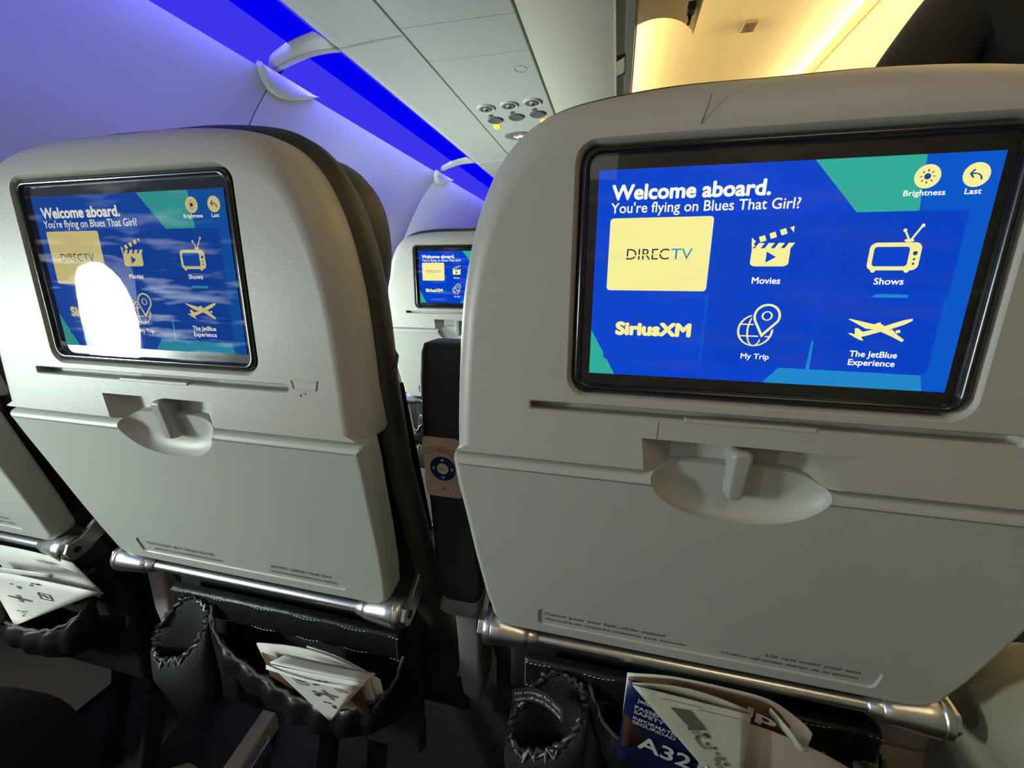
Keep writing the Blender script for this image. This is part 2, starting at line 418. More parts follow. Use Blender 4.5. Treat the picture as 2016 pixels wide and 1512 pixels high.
# ------------------------------------------------------------------ the seat (origin on the floor under the monitor's centre)
YF = -0.005                                     # front plane of the back shell
half = [(0.0, -0.142), (0.11, -0.142), (0.205, -0.142), (0.2145, -0.1415), (0.2168, -0.137), (0.2165, -0.115), (0.2145, -0.07), (0.2105, -0.02), (0.2035, 0.02),
        (0.194, 0.052), (0.181, 0.078), (0.164, 0.097), (0.142, 0.109), (0.11, 0.1155), (0.06, 0.1195), (0.0, 0.1195)]
def outline(scale=1.0, top=0.0, per=5):
    h = [Vector((x, z + H0, 0)) for x, z in half]
    s = []
    for i in range(len(h) - 1):
        p1, p2 = h[i], h[i + 1]
        p0 = h[i - 1] if i else Vector((-p2.x, p2.y, 0)); p3 = h[i + 2] if i + 2 < len(h) else Vector((-p1.x, p1.y, 0))
        if i < 5: s += [p1 + (p2 - p1) * k / 2 for k in range(2)]
        else:
            for k in range(per):
                t = k / per
                s.append(0.5 * (2 * p1 + (p2 - p0) * t + (2 * p0 - 5 * p1 + 4 * p2 - p3) * t * t + (3 * p1 - p0 - 3 * p2 + p3) * t ** 3))
    s.append(h[-1])
    left = [Vector((-p.x, p.y, 0)) for p in s[1:-1]][::-1]
    return s + left
def inset_ring(pts, amt, y):
    """offset a closed outline inward; amt(nx, nz) gives the distance"""
    n = len(pts); out = []
    for i, p in enumerate(pts):
        t = pts[(i + 1) % n] - pts[i - 1]; t.normalize(); nx, nz = t.y, -t.x       # outward
        d = amt(nx, nz); out.append((p.x - nx * d, y, p.y - nz * d))
    return out
def shell_mesh():
    pts = outline(); bm = bmesh.new(); rings = []
    amt = lambda s: (lambda nx, nz: s * (0.004 if nz < -0.6 else 0.017 + 0.017 * max(0, nz)))
    rings.append(inset_ring(pts, lambda a, b: 0.006, YF + 0.060))
    rings.append(inset_ring(pts, lambda a, b: 0.0, YF + 0.045))
    for k in range(0, 9):
        a = math.radians(90 * k / 8)
        rings.append(inset_ring(pts, amt(1 - math.cos(a)), YF + 0.026 * (1 - math.sin(a))))
    loft(bm, rings)
    o = tmp(bm, 'shell')
    cuts = []
    # monitor recess with a soft rim
    bm = bmesh.new(); r = []
    for y, g, rad in ((YF - 0.02, 0.004, .016), (YF - 0.0006, 0.004, .016), (YF + 0.0006, 0.0026, .0145), (YF + 0.0025, 0.0008, .013), (YF + 0.006, 0.0, .012), (YF + 0.016, 0.0, .012)):
        r.append(rr_ring(-.121 - g, .121 + g, H0 - .0825 - g, H0 + .0835 + g, rad, y))
    loft(bm, r); cuts.append(tmp(bm))
    # literature slot
    bm = bmesh.new(); r = []
    for y, g in ((YF - 0.01, 0.0012), (YF - 0.0002, 0.0012), (YF + 0.0014, 0.0), (YF + 0.012, 0.0)):
        r.append(rr_ring(-.151 - g, .151 + g, H0 - .0975 - g, H0 - .0915 + g, .0022, y, 3))
    loft(bm, r); cuts.append(tmp(bm))
    # hollow behind the latch
    bm = bmesh.new()
    r = [[(-.068, YF - .01, H0 - .1135), (.069, YF - .01, H0 - .1135), (.069, YF - .01, H0 - .16), (-.068, YF - .01, H0 - .16)],
         [(-.068, YF, H0 - .1135), (.069, YF, H0 - .1135), (.062, YF, H0 - .16), (-.062, YF, H0 - .16)],
         [(-.046, YF + .017, H0 - .1155), (.040, YF + .017, H0 - .1155), (.040, YF + .017, H0 - .16), (-.046, YF + .017, H0 - .16)]]
    loft(bm, r); cuts.append(tmp(bm))
    boolean(o, cuts)
    me = o.data; bpy.data.objects.remove(o, do_unlink=True)
    return me
LEAN = math.radians(15.5)
def lean(x, y, z):
    """tray co-ordinates (z measured down from the tray's top edge) to the seat's own"""
    c, s = math.cos(LEAN), math.sin(LEAN)
    return Vector((x, YF - 0.001 + y * c - z * s, H0 - 0.1440 + y * s + z * c))
TRAY_L = 0.227
def tray_outline():
    r = [(-.0, .0085), (.030, .0085), (.042, .0070), (.056, .0015), (.064, 0), (.15, 0), (.212, 0), (.2162, -.0015), (.2172, -.006), (.2165, -.03), (.213, -.07),
         (.2095, -.12), (.204, -.175), (.200, -.198)]
    r += [(.200 - .026 * (1 - math.cos(math.radians(a))), -.200 - .026 * math.sin(math.radians(a))) for a in range(0, 91, 15)]
    r += [(.10, -.2265), (0, -.2268)]
    l = [(-x, z) for x, z in r[1:-1]][::-1]
    return [Vector((x, z, 0)) for x, z in r + l]
def tray_mesh():
    pts = tray_outline(); bm = bmesh.new(); rings = []
    n = len(pts)
    def ring(ins, y):
        out = []
        for i, p in enumerate(pts):
            t = pts[(i + 1) % n] - pts[i - 1]; t.normalize(); nx, nz = -t.y, t.x
            out.append(lean(p.x - nx * ins, y, p.y - nz * ins))
        return out
    # the outline runs clockwise seen from the passenger
    for ins, y in ((.002, .030), (0, .027), (0, .009)): rings.append(ring(ins, y))
    for k in range(1, 8):
        a = math.radians(90 * k / 7); rings.append(ring(.0075 * (1 - math.cos(a)), .009 * (1 - math.sin(a))))
    loft(bm, rings)
    o = tmp(bm, 'tray')
    cuts = []
    bm = bmesh.new()                                     # finger bowl round the latch
    N = 48; r = []
    for k in range(0, 9):
        a = math.radians(8 + 82 * k / 8); s = math.cos(math.radians(90 * k / 9)); d = .0135 * math.sin(math.radians(90 * k / 9))
        r.append([lean(.060 * (0.62 + 0.38 * s if k else 1.0) * math.copysign(abs(math.cos(t)) ** 0.85, math.cos(t)) , d - (0.0002 if k == 0 else 0), .037 * (0.55 + 0.45 * s if k else 1.0) * math.sin(t) + .003)
                  for t in [2 * PI * q / N for q in range(N)]])
    r.insert(0, [lean(.0606 * math.copysign(abs(math.cos(t)) ** 0.85, math.cos(t)), -.012, .0374 * math.sin(t) + .003) for t in [2 * PI * q / N for q in range(N)]])
    loft(bm, r); cuts.append(tmp(bm))
    bm = bmesh.new(); r = []                             # sunk placard
    for y, g in ((-.01, .0012), (-.0001, .0012), (.0012, 0), (.0016, 0)):
        r.append([lean(x, y, z) for x, z in rrect(-.148 - g, .145 + g, -.2065 - g, -.1835 + g, .005, 4)])
    loft(bm, r); cuts.append(tmp(bm))
    boolean(o, cuts)
    me = o.data; bpy.data.objects.remove(o, do_unlink=True)
    return me
def placard_text(lines):
    bm = bmesh.new()
    f = lambda x, z: lean(x, .0013, z)
    for s, x0, x1, base, cap in lines: put_text(bm, s, x0, x1, base, cap, f, 0, 0.006)
    return bm

def make_seat():
    t = thing('airline_seat', 'seat', 'seat')
    sh = shell_mesh(); o = mko('back_shell', sh, SHELL, t); smooth(o, 33)
    # small lip in the slot and the raised hook symbol beside it
    bm = bmesh.new(); box(bm, -.040, .042, YF - .0006, YF + .006, H0 - .0995, H0 - .0962)
    mk('slot_lip', fix(bm), SHELL, t, bevel=.0008)
    bm = bmesh.new(); f = lambda x, z: (x, YF - .0006, z)
    for a, b in (((.155, -.0865), (.181, -.0865)), ((.181, -.0865), (.179, -.0945)), ((.155, -.0865), (.157, -.0945)), ((.157, -.0945), (.179, -.0945)), ((.158, -.098), (.168, -.098)), ((.163, -.098), (.163, -.101))):
        p0, p1 = Vector((a[0], YF, H0 + a[1])), Vector((b[0], YF, H0 + b[1])); tube(bm, [p0, p1], .0008, 6)
    mk('stowage_symbol', bm, SHELL, t, smooth=60)
    # monitor
    bm = bmesh.new(); r = []
    for g, y, rad in ((0, .010, .0115), (0, -.0025, .0115), (.0012, -.0042, .0105), (.0028, -.0046, .009), (.0042, -.0036, .008), (.0048, -.0014, .0075), (.0052, .002, .0075)):
        r.append(rr_ring(-.1195 + g, .1195 - g, H0 - .081 + g, H0 + .082 - g, rad, y))
    loft(bm, r, False, False)
    mon = mk('monitor', fix(bm), BEZEL, t, smooth=50)
    bm = bmesh.new(); box(bm, -.1145, .1145, .0008, .009, H0 - .0765, H0 + .0775); mk('backing', fix(bm), BEZEL, mon)
    s = mk('screen', screen_mesh(), UI_M, mon)
    bm = bmesh.new(); loft(bm, [rr_ring(-.1146, .1146, H0 - .0766, H0 + .0776, .006, y) for y in (-.0021, -.0011)]); mk('glass', fix(bm), GLASS, mon)
    # tray table
    tr = mko('tray_table', tray_mesh(), TRAY, t); smooth(tr, 33)
    # latch
    bm = bmesh.new(); r = []
    for y, g in ((.012, .001), (.0, 0), (-.004, .0004), (-.0065, .0016), (-.0078, .0038)):
        r.append([(x * (1.0 if z > H0 - .135 else .82), y + (0.006 if z < H0 - .135 else 0), z) for x, z in rrect(-.0078 + g, .0078 - g, H0 - .158 + g, H0 - .1165 - g, .0055 - g, 5)])
    loft(bm, r); la = mk('table_latch', fix(bm), LATCH, t, smooth=50, wn=True)
    # hinge bar with end fittings
    by, bz = 0.063, H0 - .3745
    bm = bmesh.new(); tube(bm, [(-.165, by, bz), (.165, by, bz)], .0068, 14); bar = mk('table_bar', bm, METAL, t, smooth=60)
    for sx in (-1, 1):
        bm = bmesh.new()
        tube(bm, [(sx * .150, by, bz), (sx * .151, by, bz), (sx * .160, by, bz), (sx * .1605, by, bz), (sx * .1615, by, bz), (sx * .168, by, bz), (sx * .176, by, bz + .001), (sx * .190, by, bz + .002), (sx * .2005, by, bz + .003), (sx * .2012, by, bz + .003), (sx * .2022, by, bz + .003), (sx * .2075, by, bz + .003), (sx * .2095, by, bz + .003)],
             [.0075, .0090, .0105, .0098, .0115, .0130, .0142, .0165, .0182, .0172, .0185, .0185, .0165], 20)
        mk('bar_end', bm, METAL, t, smooth=50)
        bm = bmesh.new(); y0, z0 = by, bz + .003
        side = [(y0 - .014, z0), (y0 - .010, z0 - .010), (y0, z0 - .014), (y0 + .012, z0 - .010), (y0 + .050, z0 + .012), (y0 + .085, z0 + .048), (y0 + .085, z0 + .068), (y0 + .045, z0 + .044), (y0 + .008, z0 + .014), (y0 - .008, z0 + .012)]
        loft(bm, [[(sx * x, y, z) for y, z in side] for x in (.2098, .2160)])
        arm = mk('table_arm', fix(bm), METAL, t, bevel=.0015)
        bm = bmesh.new(); tube(bm, [(sx * .2155, y0, z0), (sx * .2172, y0, z0)], .0045, 14); mk('bolt', bm, DKMETAL, arm, smooth=50)
    # cushions
    pts = outline()
    def cr(ins, y, dz=0, sx=1.0, zlow=None):
        out = []
        for x, yy, z in inset_ring(pts, lambda a, b: ins, y):
            if z < H0 - .10: z = z - .36 * (1 if z < H0 - .13 else (H0 - .10 - z) / .03)
            k = max(0, (H0 - .14 - z)); out.append((x * sx * (1 + .02 * min(1, k / .3)), y + .30 * k, z + dz))
        return out
    bm = bmesh.new(); rings = [cr(.006, .030), cr(-.002, .035, .002), cr(-.0055, .044, .005), cr(-.004, .057, .006), cr(.002, .072, .005), cr(.011, .083, .002), cr(.024, .090, -.003), cr(.045, .094, -.012)]
    loft(bm, rings); mk('back_cushion', fix(bm), CUSH, t, smooth=80)
    bm = bmesh.new()
    for sx in (-1, 1): tube(bm, [(sx * .2205, .043, H0 - .092), (sx * .2200, .058, H0 - .084), (sx * .2140, .073, H0 - .076), (sx * .2035, .084, H0 - .070)], .0013, 6)
    tube(bm, [Vector(p) for p in cr(.0105, .083, .0025)[12:-12]], .0016, 6)
    mk('cushion_seam', bm, SEAM, t, smooth=60)
    bm = bmesh.new(); hr = []
    hp = spline([(-.150, 0, -.03), (-.166, 0, .02), (-.158, 0, .075), (-.125, 0, .108), (-.06, 0, .121), (.06, 0, .121), (.125, 0, .108), (.158, 0, .075), (.166, 0, .02), (.150, 0, -.03), (.10, 0, -.055), (0, 0, -.062), (-.10, 0, -.055)], 5, True)
    c0 = Vector((0, 0, .03))
    for s, y in ((.90, .086), (1.0, .098), (1.045, .118), (1.05, .142), (1.01, .163), (.91, .176), (.72, .182)):
        hr.append([((c0 + (p - c0) * s).x, y - .25 * abs(p.x) * 0.15, H0 + .004 + (c0 + (p - c0) * s).z) for p in hp])
    loft(bm, hr); mk('headrest', fix(bm), CUSH, t, smooth=80)
    bm = bmesh.new(); loft(bm, [rr_ring(-.225, .225, H0 - .60, H0 - .48, .03, y) for y in (.16, .63)]); mk('seat_cushion', fix(bm), CUSH, t, smooth=50)
    # frame below the seat
    bm = bmesh.new(); box(bm, -.195, .195, .112, .135, H0 - .665, H0 - .37); mk('lower_back', fix(bm), FABRIC, t, bevel=.01)
    # pocket
    bm = bmesh.new(); n = 16; r = []
    for y, g in ((.094, 0), (.088, .001), (.084, .0025), (.083, .005)):
        q = []
        for x, z in rrect(-.172 + g, .188 - g, -.468 + g, -.427 - g, .004, 2): q.append((x, y + .0015 * math.sin(x * 90) , H0 + z))
        r.append(q)
    loft(bm, r)
    band = mk('pocket_band', fix(bm), LEATHER, t, smooth=50)
    bm = bmesh.new()
    for z in (-.4315, -.464):
        for k in range(70):
            x = -.168 + .352 * k / 69; tube(bm, [(x, .0826 + .0015 * math.sin(x * 90), H0 + z), (x + .0032, .0826 + .0015 * math.sin(x * 90), H0 + z + .0006)], .0006, 4)
    for x in (-.168, .184):
        for k in range(7): z = -.432 - .0046 * k; tube(bm, [(x, .0826, H0 + z), (x, .0826, H0 + z - .003)], .0006, 4)
    mk('stitching', bm, STITCH, band)
    mouth = spline([(-.095, .080, -.440), (-.066, .062, -.478), (.020, .050, -.508), (.080, .046, -.518), (.140, .050, -.512), (.182, .064, -.488), (.192, .085, -.458)], 8)
    bm = bmesh.new(); rows = []
    for d, (dy, dz) in enumerate(((0, 0), (-.004, -.008), (-.006, -.025), (-.001, -.045), (.012, -.062), (.05, -.072))):
        rows.append([(p.x, min(.11, p.y + dy + (.004 * math.sin(p.x * 170 + d) if d < 4 else 0)), H0 + p.z + dz * (1 if dz > -.1 else (1 - (p.z + .54) * .5))) for p in mouth])
    loft(bm, rows, False, False, closed=False)
    pk = mk('pocket_front', fix(bm), LEATHER, t, smooth=80); so = pk.modifiers.new('s', 'SOLIDIFY'); so.thickness = .002
    bm = bmesh.new(); tube(bm, [(p.x, p.y - .001 + .0012 * math.sin(i * 2.1), H0 + p.z + .0015 * math.sin(i * 1.7)) for i, p in enumerate(mouth)], .0022, 8)
    mk('pocket_elastic', bm, SEAM, pk, smooth=80)
    # bottle net
    ring = spline([(-.146, .078, -.442), (-.174, .062, -.480), (-.180, .056, -.506), (-.165, .050, -.522), (-.130, .052, -.512), (-.103, .062, -.482), (-.098, .074, -.450), (-.12, .082, -.436)], 10, True)
    bm = bmesh.new(); rows = []; cc = Vector((-.14, .068, 0)); N = len(ring)
    for s, dz, dy in ((1.0, 0, 0), (1.06, -.010, -.004), (1.08, -.035, -.006), (1.0, -.075, 0), (.85, -.115, .004), (.5, -.125, .006)):
        rows.append([(cc.x + (p.x - cc.x) * s, min(.108, cc.y + (p.y - cc.y) * s + dy), H0 + (p.z if dz > -.05 else p.z * .45 - .54 * .55 + .02) + dz) for p in ring])
    loft(bm, rows, False, True); nb = mk('bottle_net', fix(bm), NET, t, smooth=80); so = nb.modifiers.new('s', 'SOLIDIFY'); so.thickness = .0015
    bm = bmesh.new()
    pts2 = [(p.x + .0035 * math.sin(i * 1.9), p.y + .002 * math.sin(i * 2.3), H0 + p.z + .003 * math.cos(i * 1.9)) for i, p in enumerate(ring)]
    tube(bm, pts2, [.0034 + .0014 * math.sin(i * 2.7) for i in range(N)], 8, closed=True)
    mk('net_rim', bm, mat('rim_leather', (0.035, 0.037, 0.038), 0.35), nb, smooth=80)
    bm = bmesh.new()
    for k in range(14):
        p = Vector(pts2[(28 + k) % N]); zz = .006 if k % 2 else -.006
        q = Vector(pts2[(29 + k) % N])
        tube(bm, [p + Vector((0, -.004, zz)), q + Vector((0, -.004, -zz))], .0009, 5)
    mk('net_cord', bm, STITCH, nb, smooth=60)
    # seat frame, legs
    for sx in (-1, 1):
        bm = bmesh.new(); tube(bm, spline([(sx * .05, .20, H0 - .66), (sx * .05, .22, H0 - .80), (sx * .05, .17, H0 - .96), (sx * .05, .16, H0 - 1.0)], 4), .018, 10)
        mk('rear_leg', bm, FABRIC, t, smooth=60)
        bm = bmesh.new(); tube(bm, spline([(sx * .05, .56, H0 - .60), (sx * .05, .58, H0 - .80), (sx * .05, .60, H0 - 1.0)], 4), .018, 10)
        mk('front_leg', bm, FABRIC, t, smooth=60)
    bm = bmesh.new(); tube(bm, [(-.235, .20, H0 - .64), (.235, .20, H0 - .64)], .02, 12); mk('rear_beam', bm, FABRIC, t, smooth=60)
    bm = bmesh.new(); tube(bm, [(-.235, .55, H0 - .62), (.235, .55, H0 - .62)], .02, 12)
    mk('front_beam', bm, FABRIC, t, smooth=60)
    return t
GLASS = glass_mat('screen_glass', 0.05); GLASS_B = glass_mat('screen_glass_smudged', 0.05)

seat = make_seat()
seatC = seat
seatC['label'] = 'grey aisle seat back nearest the aisle, its bright monitor largest in view'
def child(o, name):
    for c in o.children:
        if c.name.split('.')[0] == name: return c
    for c in o.children:
        r = child(c, name)
        if r: return r
def set_mats(o, mats):
    for i, m in enumerate(mats):
        o.material_slots[i].link = 'OBJECT'; o.material_slots[i].material = m
GRP = None
seatB = copy_tree(seatC); seatB.location = (-0.5135, -0.007, 0)
seatB['label'] = 'grey middle seat back whose dimmer monitor mirrors a bright window'
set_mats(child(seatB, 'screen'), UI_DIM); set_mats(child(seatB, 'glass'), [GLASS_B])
seatA = copy_tree(seatC); seatA.location = (-1.018, -0.012, 0)
seatA['label'] = 'grey window seat back cut by the left edge, only the tray corner showing'
seatF = copy_tree(seatC); seatF.location = (-0.5135, 0.7945, 0.0035)
seatF['label'] = 'small distant grey seat back seen through the gap between the two near seats'
L_ = [('Fasten your seat belt while seated', -.142, -.028, -.1925, .0042), ('Abroche su cinturón mientras está sentado', -.142, -.008, -.2005, .0038),
      ('Life vest under your seat', .058, .132, -.1925, .0042), ('Chaleco salvavidas debajo de su asiento', .022, .132, -.2005, .0038)]
U_ = [('FASTEN SEAT BELT WHILE SEATED', -.135, -.030, -.1925, .0046), ('ABROCHE EL CINTURÓN MIENTRAS ESTÉ SENTADO', -.128, -.022, -.2015, .0042),
      ('LIFEVEST UNDER YOUR SEAT', .050, .132, -.1925, .0046), ('CHALECO SALVAVIDAS DEBAJO DE SU ASIENTO', .045, .136, -.2015, .0042)]
for s, ls in ((seatC, L_), (seatB, U_), (seatA, U_), (seatF, L_)):
    mk('belt_notice', placard_text(ls[:2]), DARKTEXT, child(s, 'tray_table')); mk('vest_notice', placard_text(ls[2:]), DARKTEXT, child(s, 'tray_table'))
# hairline cracks and a scratch on the aisle seat's shell
bm = bmesh.new()
tube(bm, [(-.0495, YF - .0001, H0 + .090), (-.0465, YF - .0001, H0 + .0985), (-.0450, YF + .001, H0 + .106)], .0003, 4)
mk('shell_scratch', bm, DARKTEXT, seatC)
bm = bmesh.new(); tube(bm, [(-.0575, YF - .0001, H0 - .100), (-.0577, YF - .0001, H0 - .113)], .0002, 4); mk('shell_scratch', bm, DARKTEXT, seatC)
# clear label over the aisle seat's bottle net
bm = bmesh.new(); n = 10
def lab(x, z, k=0): u = (x + .176) / .056; return (x, .050 + .006 * math.sin(u * PI) - .0006 - k, H0 + z - .010 * u * u + .004 * math.sin(u * PI))
rows = [[lab(-.176 + .056 * i / n, z) for i in range(n + 1)] for z in (-.437, -.456)]
back = [[(x, y + .0008, z) for x, y, z in r] for r in rows]
loft(bm, [rows[0] + back[0][::-1], rows[1] + back[1][::-1]])
lb = mk('pocket_label', fix(bm), mat('label_dark', (0.05, 0.05, 0.05), 0.35), child(seatC, 'bottle_net'), smooth=60)
bm = bmesh.new()
put_text(bm, 'No stowage for taxi,', -.173, -.1225, -.4445, .0040, lambda x, z: lab(x, z, .0006), 0, 0.01)
put_text(bm, 'take-off and landing', -.173, -.1225, -.4525, .0040, lambda x, z: lab(x, z, .0006), 0, 0.01)
mk('label_text', bm, INKW, child(seatC, 'bottle_net'))

# ------------------------------------------------------------------ armrest folded up between the seats
def make_armrest():
    t = thing('armrest', 'armrest', 'armrest')
    bm = bmesh.new(); r = []
    prof = [(-.064, .018, .012), (-.066, .024, .020), (-.074, .0265, .024), (-.10, .0275, .026), (-.16, .0275, .027), (-.24, .0275, .027), (-.30, .0278, .027), (-.345, .0275, .027), (-.375, .0255, .026), (-.392, .022, .022)]
    for z, hx, hy in prof:
        k = max(0, -.16 - z) * .10
        q = rrect(-hx, hx, -hy, hy, min(hx, hy) * .45, 4); r.append([(x + k * .12, .105 + y + k, H0 + z) for x, y in q])
    loft(bm, r); mk('pad', fix(bm), ARM, t, smooth=60)
    yf = .0775
    bm = bmesh.new(); r = []
    for y, g in ((yf + .004, 0), (yf - .0012, 0), (yf - .0022, .0008), (yf - .0022, .0030), (yf - .0016, .0034)):
        r.append([(x, y + max(0, H0 - .17 - z) * .1, z) for x, z in rrect(-.0235 + g, .0185 - g, H0 - .234 + g, H0 - .163 - g, .0055 - g * .4, 4)])
    loft(bm, r); pc = mk('controller', fix(bm), PCU, t, smooth=40)
    f = lambda k: (lambda x, z: (x - .0025, yf - .0019 - .0002 * k + max(0, .0285 - z) * .1, H0 - .1985 + z))
    bm = bmesh.new(); put_poly(bm, circle(.0005, .0, .0145, .0145), f(1)); mk('direction_pad', bm, PCUB, pc)
    bm = bmesh.new(); put_poly(bm, circle(.0005, 0, .0065), f(2), 0)
    for a in range(4):
        c, s = math.cos(a * PI / 2), math.sin(a * PI / 2)
        tri = [(.0125, 0), (.0092, .0022), (.0092, -.0022)]; put_poly(bm, [(.0005 + x * c - z * s, x * s + z * c) for x, z in tri], f(2), 0)
    put_poly(bm, circle(-.0095, -.0225, .0052, .0022), f(2), 0); put_poly(bm, circle(.0105, -.0232, .0052, .0022), f(2), 0)
    for i, (cx, cz, rot) in enumerate(((-.0135, .0205, 18), (0, .0225, 0), (.0125, .0195, -22))):
        put_ring(bm, cx, cz, .0058, .0030, .0006, f(2), 1, 20, rot=rot)
    put_text(bm, 'SELECT', -.0040, .0050, -.0010, .0020, f(3), 1, 0.01); put_text(bm, 'MODE', -.0035, .0035, .0216, .0018, f(3), 1, 0.01)
    put_poly(bm, circle(.0005, -.0235, .0012), f(3), 1); put_poly(bm, circle(-.0095, -.0225, .0010), f(3), 1); put_poly(bm, circle(.0105, -.0232, .0010), f(3), 1)
    mk('keys', bm, [PCUK, DARKTEXT], pc)
    bm = bmesh.new(); r = []
    for z, hx, hy in ((-.386, .024, .026), (-.394, .0275, .030), (-.402, .0275, .030), (-.408, .024, .026)):
        r.append([(x + .003, .130 + y, H0 + z) for x, y in rrect(-hx, hx, -hy, hy, .010, 4)])
    loft(bm, r); mk('hinge_collar', fix(bm), GREYP, t, smooth=50)
    bm = bmesh.new(); r = []
    for z, hx, hy, dx in ((-.405, .0165, .025, .006), (-.45, .016, .028, .010), (-.51, .0155, .03, .012), (-.54, .013, .028, .013), (-.555, .009, .02, .013)):
        r.append([(x + dx, .140 + y, H0 + z) for x, y in rrect(-hx, hx, -hy, hy, .006, 3)])
    loft(bm, r); mk('support_post', fix(bm), GREYP, t, smooth=50)
    return t
arm = make_armrest(); arm.location = (-0.2590, 0, 0)
arm['label'] = 'dark armrest folded upright with seat controller, left of the aisle seat'
arm2 = copy_tree(arm); arm2.location = (-0.7700, -0.004, 0)
arm2['label'] = 'dark upright armrest in the gap between window seat and middle seat'
for q in (child(arm2, 'support_post'), child(arm2, 'hinge_collar')): set_mats(q, [BEIGE])

# tan fitting on the aisle side below the table bar
t = thing('seat_spreader', 'tan jointed plastic fitting under the bar end of the aisle seat', 'seat fitting', (0.213, .12, H0 - .5))
for z0, z1, hx in ((.046, .098, .024), (-.012, .043, .026), (-.10, -.015, .028)):
    bm = bmesh.new(); loft(bm, [[(x, y, z) for x, y in rrect(-hx * s, hx * s, -.022 * s, .022 * s, .008, 4)] for z, s in ((z0, .93), (z0 + .004, 1), (z1 - .004, 1), (z1, .93))])
    mk('joint', fix(bm), mat('tan_plastic', (0.34, 0.27, 0.19), 0.5), t, smooth=50)

# ------------------------------------------------------------------ cabin shell
Y0, Y1 = -1.45, 4.10
SEAMS = [-0.307, 0.760, 1.827, 2.894, 3.961]
prof = [(-1.215, -1.0), (-1.255, -0.985), (-1.268, -0.80), (-1.282, -0.60), (-1.290, -0.35), (-1.288, -0.15), (-1.272, 0.0), (-1.243, 0.11), (-1.195, 0.210), (-1.128, 0.33), (-1.095, 0.382), (-1.060, 0.427), (-1.022, 0.468), (-0.985, 0.505)]
pr = spline([(x, 0, z + H0) for x, z in prof[1:]], 4)
edges = [Y0] + SEAMS + [Y1]
for i, (a, b) in enumerate(zip(edges, edges[1:])):
    bm = bmesh.new(); g = .0026
    ring = lambda y, d=0: [(p.x - d, y, p.z) for p in pr] + [(p.x - d - .035, y, p.z + (.012 if p.z > H0 + .3 else 0)) for p in pr[::-1]]
    loft(bm, [ring(a + g, .0015), ring(a + g + .002), ring(b - g - .002), ring(b - g, .0015)])
    o = tmp(bm, 'wall_left')
    cuts = []
    for wy in WIN_Y:
        if a < wy < b:
            bm = bmesh.new(); loft(bm, [[(x, wy + y * s, WIN_Z + z * s) for y, z in rrect(-.055, .055, -.142, .142, .050, 8)] for x, s in ((-1.20, 1.16), (-1.285, 1.12), (-1.30, 1.0), (-1.36, .98))])
            cuts.append(tmp(bm))
    if cuts: boolean(o, cuts)
    o.data.materials.clear(); o.data.materials.append(WALL); o.name = 'wall_left'; smooth(o, 40, False); struct(o)
bm = bmesh.new(); ring = lambda y: [(p.x - .036, y, p.z) for p in pr] + [(p.x - .05, y, p.z) for p in pr[::-1]]
SKY = emit('overcast_daylight', (0.93, 1.0, 0.97), 12.0)
WFRAME = mat('window_frame', (0.7, 0.7, 0.68), 0.4)
for i, wy in enumerate(WIN_Y):
    bm = bmesh.new(); loft(bm, [[(x, wy + y * s, WIN_Z + z * s) for y, z in rrect(-.055, .055, -.142, .142, .050, 8)] for x, s in ((-1.345, 1.03), (-1.325, 1.03))])
    o = struct(mk('window_%d' % (i + 1), fix(bm), SKY, smooth=50))
# dark seams behind the wall panels
bm = bmesh.new()
for s in SEAMS: loft(bm, [[(p.x - .006, y, p.z) for p in pr] + [(p.x - .03, y, p.z) for p in pr[::-1]] for y in (s - .0014, s + .0014)])
struct(mk('trim_1', fix(bm), GAP))
bm = bmesh.new(); box(bm, -1.30, 2.2, Y0, Y1, -.05, 0.0); struct(mk('floor', fix(bm), CARPET))

# bin underside: outboard panel, service channel, inboard panel
PZ = H0 + .555
for i, (a, b) in enumerate(zip(edges, edges[1:])):
    bm = bmesh.new(); g = .0022
    sec = [(-.619, PZ), (-.66, PZ - .001), (-.72, PZ - .004), (-.775, PZ - .0085), (-.792, PZ - .009), (-.800, PZ - .004), (-.802, PZ + .004)]
    ring = lambda y, d=0: [(x, y, z + d) for x, z in sec] + [(x + .01, y, z + .03) for x, z in sec[::-1]]
    loft(bm, [ring(a + g, .003), ring(a + g + .003), ring(b - g - .003), ring(b - g, .003)])
    o = mk('ceiling', fix(bm), CEIL, smooth=40); struct(o)
bm = bmesh.new(); box(bm, -.84, -.30, Y0, Y1, PZ + .036, PZ + .06); struct(mk('trim_2', fix(bm), GAP))
cuts_y = [-1.2, -.45, .730, .885, 1.78, 1.93, 2.85, 3.0, Y1]
for a, b in zip(cuts_y, cuts_y[1:]):
    bm = bmesh.new(); g = .0009
    box(bm, -.612, -.3415, a + g, b - g, PZ - .001, PZ + .02)
    struct(mk('ceiling', fix(bm), CEIL, bevel=.0015))
